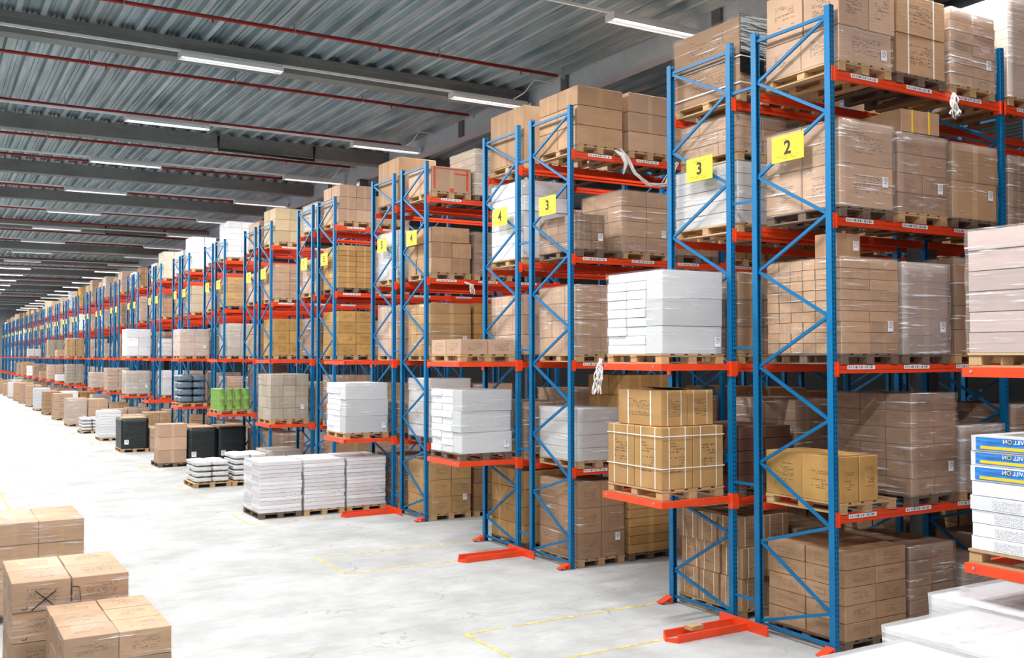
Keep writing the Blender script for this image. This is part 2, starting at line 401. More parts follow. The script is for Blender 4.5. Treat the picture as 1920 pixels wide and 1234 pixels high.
# unit film shells: sides and shoulders of a unit box, crumpled
FILM = {}
def film_mesh(seed, m):
    key = (seed, m)
    if key in FILM: return FILM[key]
    rnd = random.Random(seed); bm = bmesh.new(); bmesh.ops.create_cube(bm, size=1)
    bmesh.ops.subdivide_edges(bm, edges=list(bm.edges), cuts=7, use_grid_fill=True)
    for f in [f for f in bm.faces if f.normal.z < -.9]: bm.faces.remove(f)
    for v in bm.verts:
        v.co.z += .5
        out = Vector((v.co.x, v.co.y, 0)); k = .009*rnd.random() + .006*math.sin(v.co.z*19+seed)
        if v.co.z > .02: v.co += out.normalized()*k if out.length > .1 else Vector((0, 0, k))
    for f in bm.faces: f.smooth = True
    me = D.meshes.new('stretch_film'); bm.to_mesh(me); bm.free(); me.materials.append(M[m]); FILM[key] = me
    return me
unit_plank = MB().box(-.5, .5, -.5, .5, 0, 1).mesh('plank', 'wood')
unit_plank_d = MB().box(-.5, .5, -.5, .5, 0, 1).mesh('plank_weathered', 'wooddark')
sticker = MB().box(-.5, .5, -.5, .5, -.5, .5).mesh('shipping_label', 'sticker')
PH = .115
def pallet_boxes(W, Dp):
    bs = []
    nb = 5
    for i in range(nb):
        x = -W/2 + W*.07 + i*(W*.86)/(nb-1); bs.append(('top_board', x, 0, PH-.018, W*.15, Dp, .018))
    for j in (-1, 0, 1): bs.append(('stringer', 0, j*(Dp/2-.06), PH-.034, W, .11, .0155))
    for i in (-1, 0, 1):
        for j in (-1, 0, 1): bs.append(('block', i*(W/2-.06), j*(Dp/2-.06), .018, .115, .11, PH-.0525))
        bs.append(('bottom_board', i*(W/2-.06), 0, 0, .11, Dp, .0175))
    return bs
PJ = {}
def pallet(x, y, z, W, Dp, label, detail, dark=False, group=None, rz=0):
    bs = pallet_boxes(W, Dp)
    if detail:
        r = link('pallet', None, loc=(x, y, z), rotz=rz); tag(r, label, 'pallet', group or 'wooden pallets')
        for n, px, py, pz, sx, sy, sz in bs:
            link(n, unit_plank_d if dark else unit_plank, r, (px, py, pz), (sx*random.uniform(.96, 1.02), sy, sz))
    else:
        key = (round(W, 2), round(Dp, 2), dark)
        if key not in PJ:
            mb = MB()
            for n, px, py, pz, sx, sy, sz in bs: mb.box(px-sx/2, px+sx/2, py-sy/2, py+sy/2, pz, pz+sz)
            PJ[key] = mb.mesh('pallet', 'wooddark' if dark else 'wood')
        r = link('pallet', PJ[key], loc=(x, y, z), rotz=rz); tag(r, label, 'pallet', group or 'wooden pallets')
    return r

TIER = ['bottom', 'second', 'third', 'fourth', 'fifth', 'sixth', 'seventh', 'eighth', 'ninth', 'tenth', 'eleventh', 'twelfth', 'thirteenth', 'fourteenth']
def tname(t, nz): return 'top' if t == nz-1 and nz > 1 else (TIER[t] if nz > 1 else '')
def cname(i, nx): return '' if nx == 1 else ('left' if i == 0 else ('right' if i == nx-1 else ('middle' if nx == 3 else TIER[i])))
def dname(j, ny): return '' if ny == 1 else ('front' if j == 0 else ('back' if j == ny-1 else ('centre' if ny == 3 else TIER[j]+' deep')))
DESC = {'tan': 'tan', 'tanp': 'printed tan', 'gold': 'golden printed', 'goldp': 'golden', 'pink': 'pale', 'pinkp': 'pale printed', 'brown': 'brown', 'brownp': 'brown printed', 'dark': 'dark brown',
        'strap': 'white-strapped', 'gstrap': 'white-strapped golden', 'greyc': 'greyish', 'white': 'white', 'whitep': 'white printed', 'greyw': 'grey-white', 'cream': 'cream', 'whiteshade': 'shaded white', 'mauve': 'pale mauve-grey'}
def load(where, x, y, z, Wd, Dp, H, n, m, wrap='film', pal=True, detail=2, lab=True, pw=None, pd=None, dark=False, jit=1.0, off=(0, 0), rz=0, skew=0, seed=None, noun=None, mix=None, loc_label=None, palnoun='pallet'):
    """goods on a pallet.  x,y = left front corner (x smallest, y smallest).  detail 2: separate cartons; 1: one joined mesh"""
    nx, ny, nz = n
    pw = pw or Wd; pd = pd or Dp
    cx, cy = x+Wd/2+off[0], y+Dp/2+off[1]
    wnoun = {2: 'wooden', 1: 'wooden', 0: 'wooden'}[0]
    far_pal = pal and detail == 1
    if pal and detail > 1:
        if not dark: dark = (int(x*37+y*13+z*7) % 3 == 0)
        pallet(x+pw/2, y+pd/2, z, pw, pd, '%s %s under the %s stack, %s' % ('weathered' if dark else 'wooden', palnoun, DESC[m].split()[-1].split('-')[-1] if m in DESC else m, where), detail >= 3, dark)
    if pal: z += PH + .002
    rnd = random.Random(seed if seed is not None else hash((round(x*100), round(y*100), round(z*100))) & 0xffff)
    sx, sy, sz = Wd/nx, Dp/ny, (H - (PH if pal else 0))/nz
    high = z + H > 3.5
    cells = [(i, j, t) for t in range(nz) for j in range(ny) for i in range(nx) if (i == 0 or j == 0 or (t == nz-1 and not high))]
    if detail >= 2:
        root = None
        if wrap:
            root = link('wrapped_pallet_load', None, loc=(cx, cy, z), rotz=rz)
            tag(root, '%s %s, %s' % (DESC[m], noun or {'film': 'cartons in clear stretch film', 'filmlight': 'cartons in thin stretch film', 'filmheavy': 'cartons in cloudy stretch film', 'filmwhite': 'goods in milky film', 'blackfilm': 'goods in black film', None: 'cartons', 'none': 'cartons stacked square'}[wrap], where), 'pallet load', 'wrapped pallet loads')
        for i, j, t in cells:
            mm = m if not mix or rnd.random() > .3 else mix
            g = .006*jit
            dx, dy = sx-.006-rnd.uniform(0, g), sy-.006-rnd.uniform(0, g)
            dz = sz-.005
            ox = (i+.5)*sx-Wd/2 + rnd.uniform(-g, g)*.8 + skew*(t/nz)*.05*math.sin(t*1.7+i); oy = (j+.5)*sy-Dp/2 + rnd.uniform(-g, g)*.8
            a = rnd.uniform(-.006, .006)*jit
            if wrap: link('carton', cmesh(mm), root, (ox, oy, t*sz), (dx, dy, dz), a)
            else:
                c, s_ = math.cos(rz), math.sin(rz)
                o = link('carton', cmesh(mm), None, (cx+ox*c-oy*s_, cy+ox*s_+oy*c, z+t*sz), (dx, dy, dz), a+rz)
                pos = ' '.join(q for q in (tname(t, nz) + ' tier' if nz > 1 else '', cname(i, nx), dname(j, ny)) if q)
                tag(o, '%s carton, %s, %s' % (DESC[mm], pos, where), 'carton', 'loose cartons')
        par = root
        if wrap and wrap != 'none': link('stretch_film', film_mesh(rnd.randint(1, 3), wrap), root, (0, 0, -.01), (Wd+.012, Dp+.012, nz*sz+.02))
        if lab and root is not None:
            link('shipping_label', sticker, root, (Wd*.33, -Dp/2-.014, min(.30, nz*sz*.35)), (.085, .004, .115))
        if lab and root is None:
            pass
        return root
    # one joined mesh (distant)
    mb = MB()
    for i, j, t in cells:
        g = .02
        x0 = i*sx-Wd/2+rnd.uniform(0, g)*jit; x1 = (i+1)*sx-Wd/2-rnd.uniform(.004, g)*jit
        y0 = j*sy-Dp/2+rnd.uniform(0, g)*jit; y1 = (j+1)*sy-Dp/2-.006
        mb.box(x0, x1, y0, y1, t*sz+.002, (t+1)*sz-.006)
    root = link('wrapped_pallet_load', mb.mesh('distant_load', m), None, (cx, cy, z))
    tag(root, '%s %s, %s' % (DESC[m], noun or 'cartons stacked square', where), 'pallet load', 'wrapped pallet loads')
    if far_pal:
        key = (round(pw, 2), round(pd, 2), 'part')
        if key not in PJ:
            mb = MB()
            for n_, px, py, pz, sx_, sy_, sz_ in pallet_boxes(pw, pd): mb.box(px-sx_/2, px+sx_/2, py-sy_/2, py+sy_/2, pz, pz+sz_)
            PJ[key] = mb.mesh('pallet_base', 'wood')
        link('pallet_base', PJ[key], root, (0, 0, -PH-.002))['kind'] = 'stuff'
    if wrap and wrap != 'none': link('stretch_film', film_mesh(rnd.randint(1, 3), wrap), root, (0, 0, -.01), (Wd+.01, Dp+.01, nz*sz+.02))
    return root
# ------------------------------------------------------------------ the hall
YEND = 138.0
struct('floor', MB().box(-14, 27, -10, YEND, -.1, 0).mesh('floor', 'floor'))
flo = D.objects['floor']
def deck(xa, xb, name):
    mb = MB(); p = .385; z0, z1 = 8.955, 9.06; n = int((xb-xa)/p)
    prof = []
    for i in range(n+1):
        x = xa+i*p; prof += [(x, z1), (x+.062, z1), (x+.072, z1-.022), (x+.088, z1-.022), (x+.098, z1), (x+.142, z1), (x+.152, z1-.022), (x+.168, z1-.022), (x+.178, z1), (x+.235, z1), (x+.262, z0), (x+.352, z0), (x+.375, z1)]
    ya, yb = -10, YEND
    for (x, z) in prof: mb.v += [(x, ya, z), (x, yb, z)]
    for i in range(len(prof)-1):
        mb.f.append((2*i, 2*i+1, 2*i+3, 2*i+2)); mb.uv += [(0, 0)]*4
    o = struct(name, mb.mesh(name, 'deck')); return o
deck(-14, 11.4, 'ceiling'); deck(11.72, 26.9, 'ceiling')
struct('roof_slab', MB().box(-14.2, 27.2, -10, YEND+.2, 9.12, 9.3).mesh('roof_slab', 'duct'))
BEAMS = [2.6, 10.4, 18.58, 26.3, 32.55, 38.0, 46.9, 55.9, 64.5, 73, 81.5, 90, 98.5, 107, 115.5, 124]
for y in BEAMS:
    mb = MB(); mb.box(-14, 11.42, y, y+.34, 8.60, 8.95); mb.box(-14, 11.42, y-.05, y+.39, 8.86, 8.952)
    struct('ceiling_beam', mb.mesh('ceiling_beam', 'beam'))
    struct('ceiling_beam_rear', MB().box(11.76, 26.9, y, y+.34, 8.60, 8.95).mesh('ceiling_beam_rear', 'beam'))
gy = -10
segs = [-10, -1.4, 3.2, 7.8, 12.4, 17.0, 21.6, 26.2, 30.8, 40, 50, 60, 70, 80, 90, 100, 110, 120, 130, YEND]
for a, b in zip(segs, segs[1:]):
    mb = MB(); mb.box(11.42, 11.72, a+.012, b-.012, 8.56, 9.30)
    struct('roof_girder', mb.mesh('roof_girder', 'girder'))
for y in segs[1:9]:
    struct('girder_recess_strip', MB().box(11.36, 11.418, y-.02, y+.20, 8.56, 8.95).mesh('girder_recess_strip', 'duct'))  # dark strip on the girder face, standing in for a shaded joint recess
for k in range(1, NR, 2):
    y = YB(k)+FD+SP/2
    struct('column', MB().box(11.43, 11.71, y-.13, y+.13, 0, 8.56).mesh('column', 'duct'))
o = link('air_duct', MB().tube([(13.3, -9, 8.15), (13.3, YEND-1, 8.15)], .26, 16).mesh('air_duct', 'duct', True)); tag(o, 'round grey air duct running lengthwise behind the concrete girder', 'duct')
struct('wall_back', MB().box(-14, 27, YEND, YEND+.2, 0, 9.2).mesh('wall_back', 'wall'))
struct('wall_front', MB().box(-14, 27, -10.2, -10, 0, 9.2).mesh('wall_front', 'wall'))
struct('wall_left', MB().box(-14.2, -14, -10, YEND, 0, 9.2).mesh('wall_left', 'wall'))
struct('wall_right', MB().box(27, 27.2, -10, YEND, 0, 9.2).mesh('wall_right', 'wallr'))
# floor paint
def fline(x0, x1, y0, y1): link('painted_line', MB().box(x0, x1, y0, y1, .0005, .003).mesh('painted_line', 'line'), flo)
for k in range(1, 16):
    y = YB(k)
    fline(5.32, 5.37, y+1.38, y+2.72); fline(5.37, 8.1, y+2.67, y+2.72); fline(5.37, 7.15, y+1.34, y+1.39)
fline(1.57, 1.63, 4, 60)
# sprinkler pipes
PIPEY = [11.5, 16.70, 20.50, 24.33, 27.99, 30.9, 36.3, 42.0, 45.7, 49.4, 53.7, 59, 64, 69, 74, 79, 85, 92, 99, 106]
hd = MB(); hd.tube([(0, 0, -.035), (0, 0, -.075)], .014, 6); hd.tube([(0, 0, -.09), (0, 0, -.095)], .035, 8)
hdm = hd.mesh('sprinkler_head', 'red')
for n_, y in enumerate(PIPEY):
    p = link('sprinkler_pipe', MB().tube([(-13.5, y, 8.80), (10.95, y, 8.80)], .034, 8).mesh('sprinkler_pipe', 'red', True))
    tag(p, 'dark red sprinkler pipe under the roof deck, %s visible from the nearest' % ORD[n_+1], 'pipe', 'red sprinkler pipes')
    if n_ < 11:
        for i in range(7): link('sprinkler_head', hdm, p, (-9+i*3.0+(n_ % 2)*1.1, y, 8.80))
    if n_ < 6:
        for i in range(8): link('pipe_hanger', MB().box(-.006, .006, -.04, .04, -.04, .24).mesh('pipe_hanger', 'steel'), p, (-8.5+i*2.8, y, 8.80))
# lights on rails
fx = MB(); fx.box(0, 1.86, -.075, .075, .045, .10); fx.bar((0, -.07, .05), (1.86, -.12, .0), .006, .05)
fxm = MB(); fxm.box(0, 1.86, -.05, .05, .05, .095)
hm = fxm.mesh('lamp_housing', 'housing')
refl = MB(); refl.bar((0, -.085, .025), (1.86, -.085, .025), .07, .008); refl.bar((0, .085, .025), (1.86, .085, .025), .07, .008)
for w in ((0, -.12), (0, .12)): refl.bar((0, w[1], .02), (1.86, w[1], .02), .008, .06)
refm = refl.mesh('reflector', 'housing')
tubm = MB().tube([(.04, 0, .022), (1.82, 0, .022)], .022, 8).mesh('fluorescent_tube', 'tube', True)
capm = MB().box(-.02, 0, -.12, .12, -.02, .1).mesh('end_cap', 'housing')
XW = ['far left', 'left', 'centre', 'right']
for n_, y in enumerate(LIGHT_ROWS):
    r = link('light_rail', MB().box(-13, 11.3, y-.02, y+.02, 8.655, 8.70).mesh('light_rail', 'housing')); tag(r, 'thin pale light rail across the hall, %s row' % ORD[n_+1], 'rail', 'light rails')
    for i_, x in enumerate(LIGHT_X):
        t = link('tube_light', None, loc=(x, y, 8.555)); tag(t, 'long white fluorescent light, %s of the %s row' % (XW[i_], ORD[n_+1]), 'light', 'fluorescent lights')
        link('lamp_housing', hm, t); link('fluorescent_tube', tubm, t)
        if n_ < 12:
            link('reflector', refm, t); link('end_cap', capm, t); link('end_cap', capm, t, (1.88, 0, 0))
# cable dropping and running along a beam
for n_, (y, xa, xb) in enumerate([(26.25, 6.6, 9.2), (46.85, 6.9, 9.4)]):
    o = link('black_cable', MB().tube([(xa, y-.06, 8.9), (xa, y-.06, 8.55), (xb, y-.06, 8.52), (xb, y-.06, 8.9)], .035, 6).mesh('black_cable', 'cable', True))
    tag(o, 'black cable looped under the %s concrete ceiling beam' % ('fourth' if n_ == 0 else 'seventh'), 'cable')
for n_, y in enumerate((18.4, 24.0, 29.6)):
    o = link('hanging_conduit', MB().tube([(10.9, y, 8.68), (10.9, y-.5, 8.72), (10.9, y-.9, 8.90), (11.36, y-.9, 8.90)], .012, 6).mesh('hanging_conduit', 'housing', True))
    tag(o, 'thin white conduit dropping to the right end of the %s light row' % ['fourth', 'fifth', 'sixth'][n_], 'conduit')
# ------------------------------------------------------------------ racks
def upright_mesh(flip):
    mb = MB(); s = -1 if flip else 1                           # web on the outer (aisle) side y=-s*.037, open towards the frame inside
    hx, hy, t = .034, .038, .004
    def bx(x0, x1, ya, yb): mb.box(x0, x1, min(ya*s, yb*s), max(ya*s, yb*s), 0, RH)
    bx(-hx, hx, -hy, -hy+t); bx(-hx, -hx+t, -hy+t, hy); bx(hx-t, hx, -hy+t, hy); bx(-hx+t, -.016, hy-t, hy); bx(.016, hx-t, hy-t, hy)
    mb.box(-.05, .05, -.055, .055, 0, .006)
    return mb.mesh('upright', 'upright')
UPm = {False: upright_mesh(False), True: upright_mesh(True)}
ZIG = [.12, .42, 1.03, 1.33, 1.93, 2.47, 3.03, 3.58, 4.13, 4.68, 5.23, 5.78, 6.33, 6.80]
def brace_list(kind):                                          # in frame coordinates, near upright at y=0, far at y=FD
    segs_ = []; near, far = .035, FD-.035
    first_far = kind == 'B'
    for i in range(len(ZIG)-1):
        ya = (far if (i % 2 == 0) == first_far else near); yb = near+far-ya
        segs_.append(((0, ya, ZIG[i]), (0, yb, ZIG[i+1]), 'diagonal_brace'))
    segs_.append(((0, near, .085), (0, far, .085), 'horizontal_brace'))
    segs_.append(((0, near, 6.82), (0, far, 6.82), 'horizontal_brace'))
    return segs_
BR = {}
for kd in 'BA':
    BR[kd] = [(nm, MB().bar(a, b, .026, .034).mesh(nm, 'blue')) for a, b, nm in brace_list(kd)]
    mb = MB()
    for a, b, nm in brace_list(kd): mb.bar(a, b, .026, .034)
    BR[kd+'j'] = mb.mesh('bracing', 'blue')
bm_len = BW-.074
def beam_mesh():
    mb = MB(); mb.box(.037, BW-.037, -.022, .022, -.095, 0); mb.box(.037, BW-.037, -.030, -.022, -.05, -.012)
    return mb.mesh('beam', 'orange')
BEAMm = beam_mesh()
cn = MB(); cn.box(.034, .055, -.05, .05, -.13, .03); cn.box(-.01, .036, -.0445, -.0385, -.13, .03)
CONm = cn.mesh('beam_connector', 'orange')
cn2 = MB(); cn2.box(-.055, -.034, -.05, .05, -.13, .03); cn2.box(-.036, .01, -.0445, -.0385, -.13, .03)
CON2m = cn2.mesh('beam_connector', 'orange')
cn3 = MB(); cn3.box(.034, .055, -.05, .05, -.13, .03); cn3.box(-.01, .036, .0385, .0445, -.13, .03); CONfm = cn3.mesh('beam_connector', 'orange')
LABm = MB().box(-.22, .22, -.0005, .0005, -.022, .022).mesh('location_label', 'barcode')
SPm = MB().bar((0, FD+.036, 0), (0, FD+SP-.036, 0), .02, .03).mesh('row_spacer', 'blue')
FTm = MB(); FTm.box(-.02, .0, -.06, .06, 0, .09); FTm.bar((-.01, 0, .08), (-.17, 0, .02), .11, .012)
FTm = FTm.mesh('foot_guard', 'orange')
pm = MB()
for L_ in (0,): pm.box(-PE, -.036, -.022, .022, -.075, 0)
PXm = pm.mesh('platform_beam', 'orange')
PYm = MB().box(-PE-.022, -PE+.022, -.022, FD+.022, -.0755, .0005).mesh('platform_end_beam', 'orange')
BOLT = MB().tube([(-PE-.030, 0, 0), (-PE-.022, 0, 0)], .012, 8).mesh('bolt', 'steel')
PCm = MB().box(-.045, .045, -.048, -.0385, -.15, .03).box(-.045, -.035, -.048, .03, -.15, .03).mesh('platform_bracket', 'orange')
PCfm = MB().box(-.045, .045, .0385, .048, -.15, .03).box(-.045, -.035, -.03, .048, -.15, .03).mesh('platform_bracket', 'orange')
def rack(k):
    y = YB(k)
    r = link('pallet_rack', None, loc=(X0, y, 0))
    tag(r, 'blue and orange double pallet rack, the %s from the right' % ORD[k], 'rack', 'double pallet racks')
    nb = 3 if k <= 3 else (2 if k <= 8 else 1)
    fine = k <= 5
    nbf = nb + 1
    for b in range(nbf):
        for kd, y0 in (('B', 0), ('A', FD+SP)):
            link('upright', UPm[False], r, (b*BW, y0, 0)); link('upright', UPm[True], r, (b*BW, y0+FD, 0))
            if fine and b < 2:
                for nm, me in BR[kd]: link(nm, me, r, (b*BW, y0, 0))
            else:
                o = link('bracing', BR[kd+'j'], r, (b*BW, y0, 0)); o['kind'] = 'stuff'
        for z in (.33, 1.66, 3.25, 4.97, 6.3)[:5 if k <= 6 else 0]: link('row_spacer', SPm, r, (b*BW, 0, z))
    for b in range(nb):
        for li, z in enumerate(LV[1:]):
            for yi, yy in enumerate((0, FD, FD+SP, 2*FD+SP)):
                if k > 12 and yi in (1, 2): continue
                bo = link('beam', BEAMm, r, (b*BW, yy, z))
                if yi in (0,):
                    if k <= 9: link('beam_connector', CONm, bo); link('beam_connector', CON2m, bo, (BW, 0, 0))
                    if k <= 5:
                        for i in range(3): link('location_label', LABm, bo, (.42+i*.92+(.1 if li == 3 else 0), -.031, -.03))
                elif yi == 2 and b == 0 and k <= 8: link('beam_connector', CONm, bo)
                elif yi == 3 and b == 0 and k <= 8: link('beam_connector', CONfm, bo)
    for z in (PL2, PL3):
        link('platform_beam', PXm, r, (0, FD+SP, z)); link('platform_beam', PXm, r, (0, 2*FD+SP, z))
        e = link('platform_end_beam', PYm, r, (0, FD+SP, z))
        if k <= 3:
            for yy in (.12, FD-.06): link('bolt', BOLT, e, (0, yy, -.03))
        if k <= 10: link('platform_bracket', PCm, r, (0, FD+SP, z)); link('platform_bracket', PCfm, r, (0, 2*FD+SP, z))
    if 1 <= k <= 8:
        link('foot_guard', FTm, r, (-.06, 0, 0)); (k <= 2) and link('foot_guard', FTm, r, (-.06, 2*FD+SP, 0))
    return r
for k in range(0, NR+1): rack(k)
# orange pallet guide rails on the floor between the two rows
for k in range(1, 5):
    y = YB(k)
    mb = MB(); mb.box(-.02, .0, .86-.02, 1.62, 0, .12)
    g = link('guide_rail', mb.mesh('guide_rail', 'orange'), None, (8.22, y, .001)); tag(g, 'orange steel guide rail fixed to the floor at the foot of the %s rack' % ORD[k], 'rail', 'floor guide rails')
    link('rail_arm', MB().box(-1.03, -.02, 1.16, 1.185, 0, .085).mesh('rail_arm', 'orange'), g)
    link('rail_arm', MB().box(-1.03, -.02, 1.40, 1.425, 0, .085).mesh('rail_arm', 'orange'), g)
    link('rail_tip', MB().bar((-1.03, 1.172, .03), (-1.10, 1.29, .012), .02, .05).bar((-1.10, 1.29, .012), (-1.03, 1.412, .03), .02, .05).mesh('rail_tip', 'orange'), g)
    if k == 1:
        o = link('wood_offcut', MB().box(-.09, .09, -.06, .06, 0, .045).mesh('wood_offcut', 'wood'), None, (7.52, YB(1)+1.29, .087), rotz=.1); tag(o, 'small wood block resting across the orange floor rail arms of the first rack', 'wood block')
        link('nail', MB().tube([(.05, .02, .045), (.05, .02, .052)], .004, 6).mesh('nail', 'steel'), o)
# yellow aisle signs
def textobj(body, size, m, parent, loc, rot, mirror=False, ext=.0012, name='lettering', align='CENTER', bold=0):
    c = D.curves.new(name, 'FONT'); c.body = body; c.size = size; c.align_x = align; c.align_y = 'CENTER'; c.extrude = ext; c.offset = bold
    c.materials.append(M[m])
    tmp = D.objects.new(name, c); me = D.meshes.new_from_object(tmp); D.objects.remove(tmp); D.curves.remove(c)
    o = D.objects.new(name, me); COL.objects.link(o); o.parent = parent; o.location = loc; o.rotation_euler = rot
    if mirror: o.scale = (-1, 1, 1)
    return o
RX = (math.radians(90), 0, math.radians(-90))                   # faces -X
RY = (math.radians(90), 0, 0)                                   # faces -Y
signm = MB().box(-.004, .004, -.235, .235, -.145, .145).mesh('aisle_sign', 'yellow')
lm = MB(); rs = random.Random(3)
for row, (zc, h, a, b) in enumerate(((.098, .012, -.10, .09), (-.086, .012, -.16, .16), (-.112, .011, -.12, .09))):
    yy = a
    while yy < b:
        w = rs.uniform(.012, .03); lm.box(-.0055, -.0045, yy, yy+w, zc-h/2, zc+h/2); yy += w + rs.choice((.005, .005, .02))
smalltext = lm.mesh('small_print', 'signtext')
for k in range(0, NR+1):
    for row in 'BA':
        yy = YB(k) + (.545 if row == 'B' else 2.01); n_ = k+1 if row == 'B' else k+2
        s = link('aisle_sign', signm, None, (X0-.062, yy, 5.475)); tag(s, 'yellow aisle sign reading %d on the %s side of the %s rack' % (n_, 'near' if row == 'B' else 'far', ORD[k]), 'sign', 'yellow aisle number signs')
        if k <= 9: textobj(str(n_), .21, 'black', s, (-.006, 0, .0), RX, bold=.006)
        if k <= 5: link('small_print', smalltext, s)['kind'] = 'stuff'

# ------------------------------------------------------------------ goods in the racks
LW = ['floor level', 'second level', 'third level', 'fourth level', 'top level']
PW = ['left end', 'middle', 'right', 'far right', 'distant right', 'furthest right']
def where(k, row, lv, pos): return '%s %s, %s side of %s rack' % (LW[lv], PW[pos], 'near' if row == 'B' else 'far', ORD[k])
def R(k, row, lv, pos, ztop, n, m, wrap='film', W_=.86, D_=1.08, dx=0, dy=0, **kw):
    x = X0 + .095 + pos*.945 + (pos//3)*.15 + dx
    y = YB(k) + (-.045 if row == 'B' else FD+SP-.02) + dy
    z = LV[lv] + .002
    detail = kw.pop('detail', 3 if k <= 2 else (2 if k <= 6 else 1))
    return load(where(k, row, lv, pos), x, y, z, W_, D_, ztop-z, n, m, wrap, detail=detail, **kw)
# --- rack one, near row
R(1, 'B', 4, 0, 6.73, (1, 2, 1), 'pinkp', 'filmlight')
_z = 6.735
for i, (xa, wx) in enumerate(((.0, .47), (.48, .42))):
    o = link('carton', cmesh('pinkp'), None, (X0+.10+xa+wx/2, YB(1)+.20, _z), (wx, .50, .52)); tag(o, 'large pale carton on the %s of the first rack\'s top left stack' % ('left' if i == 0 else 'right'), 'carton', 'loose cartons')
    o = link('carton', cmesh('pinkp'), None, (X0+.10+xa+wx/2, YB(1)+.74, _z), (wx, .54, .56)); tag(o, 'large pale carton behind, on the %s of the first rack\'s top left stack' % ('left' if i == 0 else 'right'), 'carton', 'loose cartons')
R(1, 'B', 4, 1, 7.26, (1, 2, 2), 'strap', None)
R(1, 'B', 4, 2, 7.24, (2, 2, 7), 'tanp', 'film')
R(1, 'B', 4, 3, 7.6, (2, 2, 3), 'tan', 'filmheavy', dx=.02)
R(1, 'B', 3, 0, 5.70, (1, 2, 2), 'tanp', 'film', dark=True)
R(1, 'B', 3, 1, 5.66, (2, 2, 4), 'brownp', 'film')
o = link('wrapped_carton', cmesh('tan'), None, (X0+1.47, YB(1)+.36, 5.69), (.62, .80, .26), -.06); tag(o, 'film-covered carton lying on top of the fourth level middle stack, first rack', 'carton', 'loose cartons')
for s_ in (.22, -.22): link('yellow_strap', MB().box(-.012, .012, -.503, .503, -.002, 1.003).mesh('yellow_strap', 'yelpr'), o, (s_, 0, 0), (1/.62, 1, 1))
R(1, 'B', 3, 2, 5.65, (1, 2, 2), 'goldp', 'film', skew=1)
R(1, 'B', 3, 3, 5.6, (2, 2, 4), 'brown', 'film')
R(1, 'B', 2, 0, 4.22, (2, 6, 9), 'tan', 'filmlight', W_=.93)
o = link('carton', cmesh('tan'), None, (X0+.33, YB(1)+.20, 4.228), (.38, .30, .26), .0); tag(o, 'small loose carton standing on the tall tan stack, third level of first rack', 'carton', 'loose cartons')
link('shipping_label', sticker, o, (.30, -.51, .5), (.22, .012, .4))
R(1, 'B', 2, 1, 4.20, (1, 2, 5), 'brown', 'filmheavy', dx=.05, W_=.82)
R(1, 'B', 2, 2, 4.30, (2, 2, 4), 'brown', 'filmlight', dx=.03)
R(1, 'B', 2, 3, 4.0, (2, 2, 4), 'brown', 'film')
R(1, 'B', 1, 0, 2.08, (2, 2, 1), 'gold', None, W_=.60, pw=.90, dx=-.04, off=(.0, 0))
R(1, 'B', 1, 1, 2.72, (2, 3, 6), 'brownp', 'film', dx=.18, W_=.80)
R(1, 'B', 1, 2, 2.33, (2, 2, 3), 'brown', 'filmheavy', dx=.10, W_=.82)
R(1, 'B', 1, 3, 2.55, (2, 2, 4), 'brownp', 'film')
R(1, 'B', 0, 0, 1.06, (2, 2, 5), 'tanp', None, W_=.99, dx=.02, D_=1.12)
R(1, 'B', 0, 1, 1.02, (2, 2, 6), 'brownp', 'film', dx=.12, W_=.78)
R(1, 'B', 0, 2, .72, (2, 2, 3), 'brown', 'filmheavy', dx=.10)
R(1, 'B', 0, 3, .9, (2, 2, 3), 'tan', 'film')
# far row
tl = R(1, 'A', 4, 0, 7.26, (1, 1, 2), 'brownp', 'filmlight', D_=1.22, dy=-.05)
link('black_film_side', MB().box(-.44, .44, -.640, -.628, .22, .93).mesh('black_film_side', 'blackfilm'), tl)
def strap_loop(nm, m, x0, x1, y0, y1, z, w=.014, t=.004):
    return MB().box(x0-t, x1+t, y0-t, y0, z-w/2, z+w/2).box(x0-t, x0, y0, y1, z-w/2, z+w/2).box(x0, x1+t, y1, y1+t, z-w/2, z+w/2).box(x1, x1+t, y0, y1, z-w/2, z+w/2).mesh(nm, m)
for z_ in (.10, .42): link('strap', strap_loop('strap', 'strapm', -.445, .445, -.645, .635, z_), tl)
R(1, 'A', 4, 1, 7.0, (2, 2, 3), 'tan', 'film')
R(1, 'A', 3, 0, 5.52, (1, 1, 5), 'greyw', 'film', D_=1.16)
load('above the grey-white stack, first rack', X0+.12, YB(1)+FD+SP, 5.537, .84, 1.05, .56, (2, 3, 3), 'tanp', 'film', detail=3)
R(1, 'A', 3, 1, 5.7, (2, 2, 4), 'tan', 'film')
R(1, 'A', 2, 0, 4.16, (2, 3, 3), 'brown', 'filmlight')
R(1, 'A', 2, 1, 4.0, (2, 2, 4), 'tan', 'film')
R(1, 'A', 1, 0, 2.30, (2, 2, 5), 'dark', None)
R(1, 'A', 1, 1, 2.6, (2, 2, 4), 'brown', 'film')
R(1, 'A', 0, 0, 1.22, (2, 3, 3), 'strap', None, jit=4, D_=1.12, skew=1)
R(1, 'A', 0, 1, 1.0, (2, 2, 3), 'tan', 'film')
